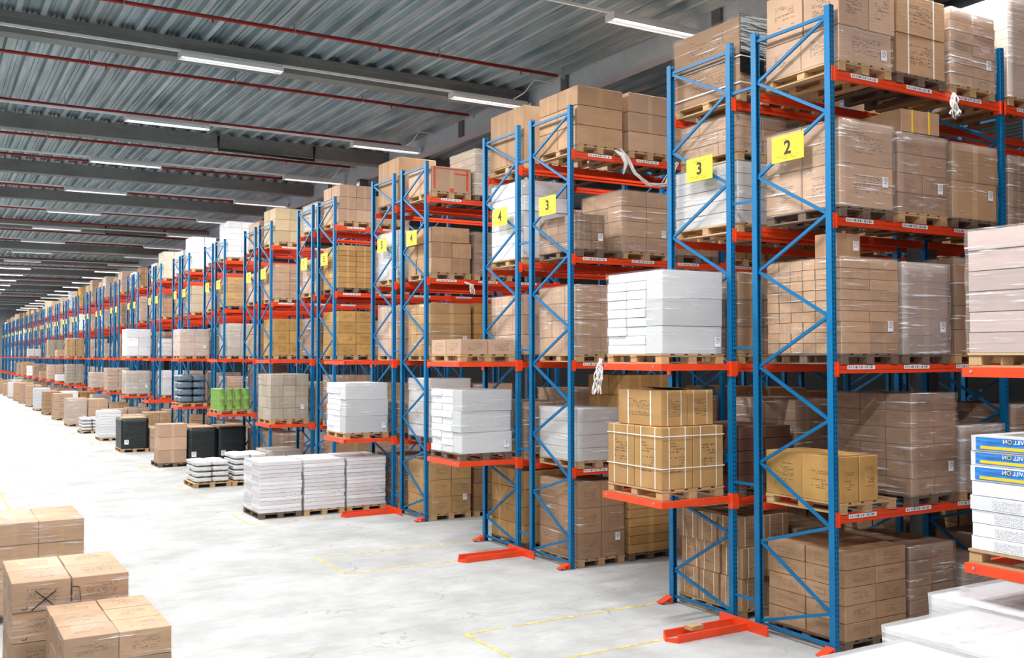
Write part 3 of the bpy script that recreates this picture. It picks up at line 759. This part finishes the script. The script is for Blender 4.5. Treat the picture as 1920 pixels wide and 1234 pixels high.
# --- rack two
R(2, 'B', 4, 0, 7.24, (1, 2, 3), 'tan', None)
R(2, 'B', 4, 1, 7.26, (1, 2, 3), 'pink', None, dx=.02)
R(2, 'B', 4, 2, 7.1, (2, 2, 3), 'tan', 'film')
R(2, 'B', 3, 0, 5.30, (2, 2, 4), 'brown', 'film', W_=.5, pw=.86)
R(2, 'B', 3, 1, 5.72, (2, 3, 4), 'tan', 'film', dx=-.12, W_=.98)
R(2, 'B', 3, 2, 5.6, (2, 2, 4), 'brown', 'film', dx=.05)
R(2, 'B', 2, 0, 4.22, (2, 3, 4), 'tan', 'film')
R(2, 'B', 2, 1, 3.9, (2, 2, 4), 'tanp', 'film')
R(2, 'B', 1, 0, 2.36, (1, 1, 4), 'greyw', 'filmheavy', W_=.8)
R(2, 'B', 1, 1, 2.86, (2, 2, 4), 'goldp', None)
R(2, 'B', 1, 2, 2.5, (2, 2, 4), 'brown', 'film')
R(2, 'B', 0, 0, 1.26, (2, 2, 3), 'brownp', 'filmlight')
R(2, 'B', 0, 1, 1.06, (1, 1, 7), 'goldp', None)
R(2, 'B', 0, 2, 1.0, (2, 2, 3), 'tan', 'film')
R(2, 'A', 4, 0, 7.28, (1, 2, 1), 'tan', None, D_=1.10)
R(2, 'A', 3, 0, 6.05, (1, 1, 5), 'white', 'filmlight')
R(2, 'A', 2, 0, 4.16, (2, 3, 3), 'pink', 'filmlight')
R(2, 'A', 1, 0, 2.4, (2, 2, 3), 'brown', 'film')
R(2, 'A', 0, 0, 1.28, (2, 2, 4), 'goldp', None)
R(2, 'A', 4, 1, 7.1, (2, 2, 3), 'tan', 'film')
R(2, 'A', 1, 1, 2.6, (2, 2, 3), 'tan', 'film')
# --- rack three
R(3, 'B', 4, 0, 6.84, (1, 2, 1), 'pink', None)
R(3, 'B', 4, 1, 7.26, (2, 2, 6), 'cream', 'filmheavy')
R(3, 'B', 3, 0, 5.66, (2, 3, 3), 'tan', None, jit=3, skew=1)
R(3, 'B', 3, 1, 5.6, (2, 2, 4), 'brown', 'film')
R(3, 'B', 2, 0, 4.18, (1, 3, 5), 'goldp', 'filmlight')
R(3, 'B', 2, 1, 4.2, (2, 2, 5), 'gold', None)
R(3, 'B', 1, 0, 2.72, (1, 1, 5), 'greyw', 'film')
R(3, 'B', 1, 1, 2.6, (2, 2, 4), 'tan', 'film')
R(3, 'B', 0, 0, 1.1, (2, 2, 3), 'gold', 'filmlight')
R(3, 'B', 0, 1, 1.2, (2, 2, 4), 'brown', None)
R(3, 'A', 4, 0, 7.28, (1, 2, 1), 'tan', None)
R(3, 'A', 3, 0, 5.75, (2, 2, 3), 'greyw', 'filmheavy')
R(3, 'A', 2, 0, 4.2, (2, 2, 3), 'pink', 'film')
R(3, 'A', 1, 0, 2.2, (2, 2, 3), 'brown', 'film')
R(3, 'A', 0, 0, 1.1, (2, 2, 3), 'brown', 'film')
# red taped carton face on rack three
b3 = None
for o in COL.objects:
    if o.get('label', '').startswith('pale carton, front, top level left end, near side of third'): b3 = o
if b3:
    for (u, v, w, h) in ((-.44, .55, .05, .9), (.40, .5, .05, .8), (0, .93, .9, .05), (.25, .75, .35, .06), (.0, .08, .1, .16)):
        link('red_tape', MB().box(-w/2, w/2, -.012, -.002, -h/2, h/2).mesh('red_tape', 'redtape'), b3, (u, -.5, v))
# --- rack four
R(4, 'B', 4, 0, 7.22, (2, 2, 3), 'pink', None)
R(4, 'B', 4, 1, 7.0, (2, 2, 3), 'tan', 'film')
R(4, 'B', 3, 0, 5.78, (2, 3, 8), 'goldp', None)
R(4, 'B', 3, 1, 5.7, (2, 2, 5), 'tan', 'film')
R(4, 'B', 2, 0, 4.22, (2, 2, 4), 'gold', None)
R(4, 'B', 2, 1, 4.0, (2, 2, 3), 'brown', 'film')
R(4, 'B', 1, 0, 2.7, (2, 2, 3), 'brown', 'film')
R(4, 'B', 1, 1, 2.5, (2, 2, 3), 'gold', 'film')
R(4, 'B', 0, 0, 1.2, (1, 1, 2), 'brown', 'filmlight')
R(4, 'B', 0, 1, 1.1, (2, 2, 3), 'brown', 'film')
R(4, 'A', 4, 0, 7.0, (1, 2, 2), 'greyc', 'filmheavy')
R(4, 'A', 3, 0, 5.6, (2, 2, 3), 'pink', 'film')
R(4, 'A', 2, 0, 4.1, (2, 2, 3), 'brown', 'film')
R(4, 'A', 1, 0, 2.5, (2, 2, 3), 'greyc', 'film')
R(4, 'A', 0, 0, .8, (2, 2, 2), 'tan', 'film')
# --- racks five and six by hand, the rest by lot
R(5, 'B', 4, 0, 7.3, (2, 2, 3), 'cream', None)
R(5, 'B', 3, 0, 5.72, (2, 2, 4), 'tan', 'filmlight')
R(5, 'B', 2, 0, 4.2, (2, 2, 3), 'gold', None)
R(5, 'B', 1, 0, 2.5, (2, 2, 2), 'tan', None)
R(5, 'B', 0, 0, 1.0, (2, 2, 3), 'brown', 'film')
R(5, 'A', 4, 0, 7.1, (1, 2, 2), 'tan', 'film')
R(5, 'A', 3, 0, 5.6, (2, 2, 3), 'pink', 'film')
R(5, 'A', 2, 0, 4.1, (2, 2, 3), 'tan', None)
R(5, 'A', 1, 0, 2.9, (1, 1, 4), 'dark', 'film')
R(5, 'A', 0, 0, 1.0, (2, 2, 3), 'brown', 'film')
R(6, 'B', 4, 0, 7.5, (2, 2, 6), 'white', 'filmheavy')
R(6, 'B', 3, 0, 5.7, (1, 2, 4), 'gold', 'filmlight')
R(6, 'B', 2, 0, 4.2, (2, 2, 4), 'greyc', 'filmheavy')
R(6, 'B', 1, 0, 2.5, (2, 2, 3), 'tan', 'film')
R(6, 'B', 0, 0, 1.0, (2, 2, 3), 'tan', 'film')
R(6, 'A', 4, 0, 7.0, (2, 2, 4), 'white', 'filmheavy')
R(6, 'A', 3, 0, 5.5, (2, 2, 3), 'tan', 'film')
R(6, 'A', 2, 0, 4.1, (2, 2, 3), 'brown', 'film')
R(6, 'A', 1, 0, 2.6, (2, 2, 3), 'greyc', 'film')
R(6, 'A', 0, 0, 1.0, (2, 2, 3), 'tan', 'film')
kinds = ['tan', 'pink', 'brown', 'gold', 'greyw', 'white', 'greyc', 'tanp', 'cream', 'pinkp', 'tan', 'pink']
rr = random.Random(11)
for k in range(7, NR+1):
    for lv in range(5):
        top = LV[lv] + (rr.uniform(.75, 1.25) if lv else 1.0) + (.15 if lv == 4 else 0)
        if lv == 4 and k == 8: m_ = 'cream'
        else: m_ = rr.choice(kinds)
        R(k, 'B', lv, 0, top, (2, 2, rr.randint(3, 5)), m_, rr.choice(['film', 'filmlight', 'filmheavy', 'none']))
        if k <= 15 or lv in (2, 3, 4):
            R(k, 'A', lv, 0, LV[lv] + rr.uniform(.7, 1.15), (2, 2, rr.randint(2, 4)), rr.choice(kinds), rr.choice(['film', 'none']))
for k in range(1, 3):
    for lv in range(5):
        for pos in (3, 4, 5):
            for row in 'BA'[:3-k]:
                if k == 1 and row == 'B' and pos == 3: continue
                if lv == 4 and pos > 3: continue
                if rr.random() < .12: continue
                R(k, row, lv, pos, LV[lv]+rr.uniform(.8, 1.25), (2, 2, rr.randint(2, 4)), rr.choice(['brown', 'tan', 'brownp', 'tanp', 'greyc']), 'none', detail=1)
# --- loads on the cantilever platforms
def P_(k, lv, H, n, m, wrap='film', W_=.96, D_=1.04, dx=.03, dy=.03, **kw):
    z = (PL2 if lv == 1 else PL3) + .002
    detail = kw.pop('detail', 3 if k <= 4 else (2 if k <= 8 else 1))
    return load('on the %s platform of the %s rack' % ('lower' if lv == 1 else 'upper', ORD[k]), X0-PE+dx, YB(k)+FD+SP+dy, z, W_, D_, H, n, m, wrap, detail=detail, **kw)
def packs(k, lv, H, dark=False):
    z = (PL2 if lv == 1 else PL3) + .002; x = X0-PE+.04; y = YB(k)+FD+SP+.03; Wd, Dp = .92, 1.05
    wh = 'on the %s platform of the %s rack' % ('lower' if lv == 1 else 'upper', ORD[k])
    pallet(x+Wd/2, y+Dp/2, z, Wd+.03, Dp, '%s pallet under the white pack load %s' % ('weathered' if dark else 'wooden', wh), True, dark)
    z += PH+.002; h = H-PH
    r_ = link('wrapped_pallet_load', None, loc=(x+Wd/2, y+Dp/2, z)); tag(r_, 'white paper packs in thin film, %s' % wh, 'pallet load', 'wrapped pallet loads')
    rn = random.Random(k); fd = .30
    for t in range(3):
        link('front_pack', cmesh('whiteshade'), r_, (rn.uniform(-.012, .012), -Dp/2+fd/2+rn.uniform(-.012, .004), t*h/3), (Wd-.01, fd, h/3-.004), rn.uniform(-.008, .008))
    for t in range(9):
        for j in range(2):
            for i in range(2):
                if i and t < 8: continue
                dd = (Dp-fd)/2
                link('side_pack', cmesh('white'), r_, (-Wd/4+i*Wd/2+rn.uniform(-.022, .006), -Dp/2+fd+(j+.5)*dd, t*h/9), (Wd/2-.01, dd-.014, h/9-.006), rn.uniform(-.03, .03))
    link('stretch_film', film_mesh(1, 'filmlight'), r_, (0, 0, -.01), (Wd+.03, Dp+.03, h+.02))
    link('shipping_label', sticker, r_, (Wd*.38, -Dp/2-.03, .14), (.085, .004, .115))
# rack zero: cartons with printed blue bands, and a tall grey-white load
ld = P_(0, 2, 1.10, (1, 1, 6), 'mauve', 'film', dx=.0, dy=.0, D_=1.08)
pz = PL2 + .002 + PH
pav = []
pallet(X0-PE+.50, YB(0)+FD+SP+.55, PL2+.002, 1.0, 1.10, 'wooden pallet under the white garden-pavilion cartons at the right edge', True)
zc = pz + .003
for t, (h, kd) in enumerate([(.105, 'w'), (.105, 't'), (.105, 'w'), (.115, 't'), (.115, 'p'), (.125, 'b'), (.115, 'b'), (.125, 'b')]):
    o = link('carton', cmesh('white'), None, (X0-PE+.50+random.uniform(-.008, .008), YB(0)+FD+SP+.56+random.uniform(-.01, .01), zc), (.98, 1.04, h-.003))
    tag(o, '%s flat white carton, %s of the pavilion stack at the right edge' % ({'b': 'blue-banded', 't': 'photo-printed', 'w': 'text-printed', 'p': 'plain'}[kd], TIER[t]), 'carton', 'pavilion cartons')
    def face(nm, m, y0, y1, z0, z1, th=.004):                 # flat print on the -X face, y measured from the far edge towards the camera
        me = MB().box(-.5-th, -.5005, .5-y1/1.04, .5-y0/1.04, z0/h, z1/h).mesh(nm, m); return link(nm, me, o)
    if kd == 'b':
        face('blue_band', 'bluepr', .05, 1.02, .012, h-.012); face('yellow_strip', 'yelpr', .09, .96, .020, .044, .006)
        e = link('printed_word', None, o, (-.509, .5-.40/1.04, .70), (1/.98, 1/1.04, 1/h))
        # the photograph shows the lettering mirrored
        textobj('PAVILL', .047, 'whitepr', e, (0, -.045, 0), RX, mirror=True, name='mirrored_word'); textobj('N', .047, 'whitepr', e, (0, .098, 0), RX, mirror=True, name='mirrored_letter')
        textobj('O', .050, 'yelpr', e, (0, .058, 0), RX, mirror=True, name='mirrored_letter')
    if kd == 't':
        face('photo_print', 'tealpr', .52, .92, .008, h-.01); face('text_print', 'textblock', .20, .44, .012, h-.02, .001)
    if kd == 'w':
        face('text_print', 'textblock', .20, .44, .012, h-.02, .001)
    zc += h
packs(1, 2, 1.09)
load('lower layer, lower platform of first rack', X0-PE+.03, YB(1)+FD+SP+.04, PL2+.002, .94, 1.04, .84, (2, 2, 1), 'gstrap', None, detail=3)
load('upper layer, lower platform of first rack', X0-PE+.09, YB(1)+FD+SP+.12, PL2+.002+.842, .80, .84, .42, (2, 1, 1), 'gstrap', None, pal=False, detail=2)
sx_, sy_ = X0-PE+.03, YB(1)+FD+SP+.04
for i_, z_ in enumerate((.25, .62)):
    o = link('carton_strap', strap_loop('carton_strap', 'strapm', sx_-.004, sx_+.944, sy_-.004, sy_+1.044, PL2+PH+z_, .011)); tag(o, '%s white strap around the golden cartons on the lower platform of first rack' % ('lower' if i_ == 0 else 'upper'), 'strap', 'white straps')
# open flaps on the upper cartons
o = link('open_flap', MB().bar((-.02, -.26, 0), (-.02, .26, .0), .20, .006).mesh('open_flap', 'gold'), None, (X0-PE+.50, YB(1)+FD+SP+.50, 2.765)); tag(o, 'raised cardboard flap on top of the golden strapped cartons', 'cardboard flap')
o.rotation_euler = (0, .14, .2)
P_(2, 2, .36, (2, 2, 1), 'pinkp', None, W_=1.0)
packs(2, 1, 1.12, True)
packs(3, 1, 1.12)
P_(4, 1, 1.22, (3, 3, 4), 'greyc', 'filmlight')
P_(6, 2, .98, (2, 2, 4), 'pink', 'filmheavy')
P_(8, 2, 1.22, (2, 2, 3), 'white', 'film')
P_(8, 1, 1.05, (2, 2, 6), 'greyc', 'filmheavy')
P_(9, 1, 1.12, (2, 2, 6), 'pinkp', 'film')
P_(10, 1, .85, (1, 2, 3), 'tan', 'filmheavy')
P_(12, 2, 1.15, (2, 2, 7), 'goldp', 'filmlight'); P_(12, 1, 1.18, (2, 2, 6), 'greyc', 'film')
P_(13, 2, .5, (1, 1, 2), 'pink', 'none'); P_(13, 1, .5, (2, 2, 3), 'white', 'none')
P_(14, 2, 1.2, (2, 2, 6), 'greyc', 'none'); P_(14, 1, 1.1, (2, 2, 4), 'pinkp', 'film')
P_(15, 1, .6, (1, 1, 2), 'tan', 'none'); P_(16, 1, 1.1, (2, 2, 4), 'brown', 'film'); P_(17, 1, .9, (1, 2, 3), 'white', 'none')
P_(17, 2, .7, (2, 2, 3), 'greyw', 'none'); P_(18, 1, 1.2, (1, 2, 4), 'tan', 'none'); P_(19, 1, 1.1, (1, 2, 3), 'pink', 'none')
# green drums / rolls on rack five's lower platform
px, py = X0-PE+.03, YB(5)+FD+SP+.03
pallet(px+.48, py+.52, PL2+.002, .96, 1.04, 'wooden pallet under the green cylinders on the fifth rack platform', True)
cyl = MB().tube([(0, 0, 0), (0, 0, .30)], .105, 22).mesh('green_roll', 'greenp')
n_ = 0
for t in range(2):
    for j in range(4):
        for i in range(4):
            if i and j: continue
            o = link('green_roll', cyl, None, (px+.12+i*.238, py+.13+j*.26, PL2+PH+.006+t*.302)); n_ += 1
            tag(o, 'green upright roll, %s layer, %s across %s deep, on the fifth rack platform' % ('lower' if t == 0 else 'upper', ORD[i+1], ORD[j+1]), 'roll', 'green rolls')
            link('roll_cap', MB().tube([(0, 0, 0), (0, 0, .004)], .095, 12).mesh('roll_cap', 'white'), o, (0, 0, .2965)) if t == 1 else None
# blue-grey sacks on rack six's lower platform and white sacks on the floor
def sack_mesh(m, seed):
    bm = bmesh.new(); bmesh.ops.create_cube(bm, size=1); bmesh.ops.subdivide_edges(bm, edges=list(bm.edges), cuts=5, use_grid_fill=True)
    r_ = random.Random(seed)
    for v in bm.verts:
        x, y = v.co.x*2, v.co.y*2
        k = (1-abs(x)**4)*(1-abs(y)**4)
        v.co.z = v.co.z*(.62+.38*k) + .03*math.sin(5*x+seed)*k + .5
        v.co.x *= 1-.08*abs(y)**3; v.co.y *= 1-.08*abs(x)**3
        v.co += Vector([r_.uniform(-.022, .022) for _ in range(2)] + [r_.uniform(-.05, .05)*k])
    for f in bm.faces: f.smooth = True
    me = D.meshes.new('sack'); bm.to_mesh(me); bm.free(); me.materials.append(M[m]); return me
SK = [sack_mesh('sack', 1), sack_mesh('sack', 2)]; SKB = [sack_mesh('bluegrey', 3), sack_mesh('bluegrey', 4)]
def sacks(whr, x, y, z, nt, meshes, tone, W_=.82, D_=1.0, h=.13):
    pallet(x+W_/2, y+D_/2, z, W_+.08, D_+.06, 'wooden pallet carrying %s sacks, %s' % (tone, whr), True)
    z += PH+.002
    for t in range(nt):
        for j in range(2):
            for i in range(2):
                o = link('sack', meshes[(i+j+t) % 2], None, (x+(i+.5)*W_/2, y+(j+.5)*D_/2, z+t*h), (W_/2-.004, D_/2-.004, h-.001), random.uniform(-.03, .03))
                tag(o, '%s sack, %s layer %s %s, %s' % (tone, tname(t, nt), cname(i, 2), dname(j, 2), whr), 'sack', '%s sacks' % tone)
sacks('sixth rack lower platform', X0-PE+.06, YB(6)+FD+SP+.05, PL2+.002, 4, SKB, 'blue-grey', h=.235)
# ------------------------------------------------------------------ goods standing on the floor in front of the racks
def G(k, pos, H, n, m, wrap='film', W_=.85, D_=1.12, dx=0, dy=0, **kw):
    detail = kw.pop('detail', 3 if k <= 5 else (2 if k <= 9 else 1))
    wd = {0: 'aisle end', 1: 'middle', 2: 'rack end'}[pos]
    return load('on the floor before the %s rack, %s' % (ORD[k], wd), 5.64+pos*.895+dx, YB(k)+1.78+dy, .001, W_, D_, H, n, m, wrap, detail=detail, **kw)
for p in range(3):
    G(3, p, 1.10, (1, 2, 13), 'whitep', 'filmlight', dy=.0, noun='flat packs in thin film', jit=1.6)
# low white wrapped loads before rack zero
def wrap_only(x, y, z, Wd, Dp, H, label, mm='filmwhite', inner='white', n=(2, 2, 4)):
    r_ = link('wrapped_pallet_load', None, loc=(x+Wd/2, y+Dp/2, z)); tag(r_, label, 'pallet load', 'wrapped pallet loads')
    sz = H/n[2]
    for t in range(n[2]):
        for j in range(n[1]):
            for i in range(n[0]):
                if i and j and t < n[2]-1: continue
                link('carton', cmesh(inner), r_, ((i+.5)*Wd/n[0]-Wd/2, (j+.5)*Dp/n[1]-Dp/2, t*sz), (Wd/n[0]-.006, Dp/n[1]-.006, sz-.003))
    link('stretch_film', film_mesh(2, mm), r_, (0, 0, -.01), (Wd+.02, Dp+.02, H+.025))
    return r_
for x, y, w, d, h, lab in ((7.20, 4.28, 1.02, 1.10, 1.18, 'low wide white load in milky film standing under the lower right platform'),
                           (6.06, 3.86, 1.03, 1.06, 1.18, 'white film-wrapped load at the bottom right, middle of three'),
                           (5.02, 3.55, .95, 1.10, 1.16, 'white film-wrapped load at the bottom edge, leftmost of three')):
    pallet(x+w/2, y+d/2, .001, w, d, 'wooden pallet under the %s' % lab.split(',')[0].replace('low wide ', '').replace(' standing under the lower right platform', ' nearest the rack').replace(' at the bottom right', ' in the middle').replace(' at the bottom edge', ' furthest left'), True)
    wrap_only(x, y, PH+.003, w, d, h-PH, lab)
sacks('on the floor before the fourth rack, aisle end', 5.66, YB(4)+2.16, .001, 4, SK, 'white')
sacks('on the floor before the fourth rack, middle', 6.57, YB(4)+2.10, .001, 5, SK, 'white')
G(4, 2, .80, (2, 2, 2), 'greyc', 'filmheavy', dy=.3)
# tall brown carton stack and the black wrapped loads
load('on the floor before the fifth rack, aisle end', 5.80, YB(5)+2.20, .001, .78, .62, 1.22, (1, 1, 3), 'pink', None, detail=3, pw=.92, pd=1.1)
def black(k, pos, x, y, Wd, Dp, H, whr):
    pallet(x+Wd/2, y+Dp/2, .001, Wd+.04, Dp, 'wooden pallet under the black wrapped load, %s' % whr, True)
    r_ = link('black_wrapped_load', None, loc=(x+Wd/2, y+Dp/2, PH+.003)); tag(r_, 'black film-wrapped load, %s' % whr, 'pallet load', 'black wrapped loads')
    link('black_film', film_mesh(3, 'blackfilm'), r_, (0, 0, 0), (Wd, Dp, H-PH-.02))
    link('cardboard_lid', cmesh('tan'), r_, (0, 0, H-PH-.015), (Wd*.92, Dp*.92, .02))
    link('shipping_label', sticker, r_, (-Wd*.32, -Dp/2-.02, .22), (.13, .004, .15))
black(6, 0, 5.66, YB(6)+2.45, .84, 1.12, 1.12, 'before the sixth rack')
black(5, 1, 6.62, YB(5)+2.15, .80, 1.12, 1.10, 'before the fifth rack, middle')
black(5, 2, 7.46, YB(5)+2.15, .80, 1.12, 1.10, 'before the fifth rack, rack end')
G(6, 1, .78, (2, 2, 2), 'tan', 'film', dy=.5); G(6, 2, .82, (2, 2, 2), 'tan', 'film', dy=.5)
G(7, 0, 1.10, (1, 2, 10), 'white', 'filmlight', dx=.10, dy=.9, W_=.76); G(7, 1, .92, (2, 2, 3), 'tan', 'film', dy=.8); G(7, 2, 1.0, (2, 2, 2), 'gold', 'film', dy=.8)
sacks('on the floor before the eighth rack, aisle end', 5.65, YB(8)+1.9, .001, 4, SK, 'white')
G(8, 1, .95, (2, 2, 3), 'tan', 'film'); G(8, 2, 1.0, (2, 1, 4), 'pink', 'film')
G(9, 0, 1.25, (1, 1, 4), 'tan', 'filmheavy', dx=.02); G(9, 1, 1.2, (1, 2, 3), 'pink', 'none'); G(9, 2, 1.0, (2, 2, 3), 'gold', 'film')
fl = [(10, 0, 1.3, (1, 1, 3), 'pinkp'), (11, 0, 1.25, (2, 2, 5), 'tanp'), (12, 0, 1.3, (1, 1, 12), 'white'), (13, 0, 1.35, (2, 1, 3), 'pink'), (14, 0, 1.35, (2, 2, 9), 'pinkp'),
      (15, 0, 1.3, (1, 1, 3), 'tan'), (16, 0, 1.2, (1, 1, 9), 'white'), (17, 0, 1.0, (2, 2, 4), 'tan'), (18, 0, 1.1, (2, 2, 4), 'pink'), (19, 0, 1.1, (2, 2, 3), 'brown'), (20, 0, 1.1, (2, 2, 3), 'tan')]
for k, p, h, n, m_ in fl: G(k, p, h, n, m_, 'none', dx=.008*(k % 4), dy=.1*(k % 3))
for k in range(10, 21):
    for p in (1, 2):
        G(k, p, rr.uniform(.75, 1.25), (2, 2, rr.randint(2, 4)), rr.choice(kinds), rr.choice(['none', 'film']), dy=rr.uniform(0, .25))
# stacks at the lower left
def left(x, y, w, d, h, n, m_, whr, **kw): load(whr, x, y, .001, w, d, h, n, m_, 'filmlight', detail=3, **kw)
left(.96, 8.42, .82, 1.22, .98, (2, 3, 4), 'tanp', 'nearest pallet at the lower left corner')
left(.70, 9.74, .97, 1.14, 1.18, (2, 2, 4), 'tanp', 'second pallet from the front on the left side')
left(.72, 13.24, 1.03, 1.20, 1.18, (2, 2, 4), 'tan', 'third pallet from the front on the left side')
ls = {o.get('label', ''): o for o in COL.objects}
for lab_, w_, d_, h_ in (('second pallet from the front on the left side', .97, 1.14, .265), ('nearest pallet at the lower left corner', .82, 1.22, .216)):
    ro = [o for l, o in ls.items() if lab_ in l and o.name.startswith('wrapped')][0]
    if 'second' in lab_:
        mk = MB()
        for a, b in (((-.30, .98), (-.13, .82)), ((-.13, .97), (-.33, .81)), ((.0, .985), (.06, .975)), ((.06, .975), (.075, .84)), ((.075, .84), (-.06, .835)), ((.07, .90), (.02, .90))):
            mk.bar((a[0], -d_/2-.014, a[1]), (b[0], -d_/2-.014, b[1]), .003, .009)
        link('marker_scrawl', mk.mesh('marker_scrawl', 'black'), ro)
    for t_ in range(4):
        for x_ in (-w_/2+.10, w_/2-.13):
            if 'near' in lab_ and x_ > 0: continue
            ang = [math.radians(q) for q in range(-150, 30, 20)]
            link('recycling_mark', MB().tube([(x_+.022*math.cos(a), -d_/2-.013, t_*h_+.05+.017*math.sin(a)) for a in ang], .004, 5).mesh('recycling_mark', 'black'), ro)
# torn film hanging from beams
def rag(pts, r, label, seed, nm='film_tail'):
    r_ = random.Random(seed); mb = MB()
    for st in range(9):
        P = []; ph = r_.uniform(0, 6)
        for i in range(len(pts)-1):
            for s in range(6):
                t = s/6; a = (i+t)/(len(pts)-1); sp = r*(.25+.95*math.sin(min(1, a*1.25)*math.pi/2))
                P.append((pts[i][0]*(1-t)+pts[i+1][0]*t + sp*math.sin(ph+a*5+st), pts[i][1]*(1-t)+pts[i+1][1]*t + sp*.5*math.cos(ph+a*7), pts[i][2]*(1-t)+pts[i+1][2]*t + sp*.5*math.sin(ph*2+a*6)))
        mb.tube(P, [max(.004, r*.22*(.6+.8*r_.random())) for _ in P], 5)
    o = link(nm, mb.mesh(nm, 'rag', True)); tag(o, label, 'plastic film'); return o
def rag_old(pts, r, label, seed, nm='film_tail'):
    r_ = random.Random(seed); P = []
    for i in range(len(pts)-1):
        for s in range(5):
            t = s/5; P.append(tuple(pts[i][q]*(1-t)+pts[i+1][q]*t + r_.uniform(-.012, .012) for q in range(3)))
    P.append(pts[-1]); rad = [max(.006, r*(.55+.9*r_.random())) for _ in P]; rad[0] = rad[-1] = .012
    o = link(nm, MB().tube(P, rad, 7).mesh(nm, 'rag', True)); tag(o, label, 'plastic film'); return o
yb2 = YB(2)-.09
o = rag([(X0+.86, yb2, 6.34), (X0+1.0, yb2-.02, 6.20), (X0+1.12, yb2-.03, 5.98), (X0+1.4, yb2-.02, 5.82), (X0+1.72, yb2, 5.86), (X0+1.9, yb2, 6.1), (X0+2.0, yb2, 6.26)], .035, 'loose white stretch film sagging from the second rack top beam', 4)
link('film_knot', MB().tube([(X0+.74, yb2-.02, 6.30), (X0+.86, yb2-.05, 6.24), (X0+.95, yb2-.03, 6.12), (X0+.92, yb2, 5.95)], [.012, .04, .035, .01], 8).mesh('film_knot', 'rag', True), o)
rag([(X0+2.02, YB(1)-.06, 6.22), (X0+2.03, YB(1)-.07, 6.12), (X0+2.03, YB(1)-.07, 5.93)], .05, 'white film tassel hanging from the first rack top beam', 5)
rag([(7.23, YB(1)+2*FD+SP+.02, 3.12), (7.20, YB(1)+2*FD+SP+.04, 2.95), (7.17, YB(1)+2*FD+SP+.05, 2.66)], .045, 'white film strip hanging at the upper platform corner of the first rack', 6)
rag([(X0+.80, YB(3)-.06, 4.60), (X0+.95, YB(3)-.08, 4.55), (X0+.98, YB(3)-.08, 4.35)], .04, 'white film scrap hanging from the third rack fourth level beam', 8)
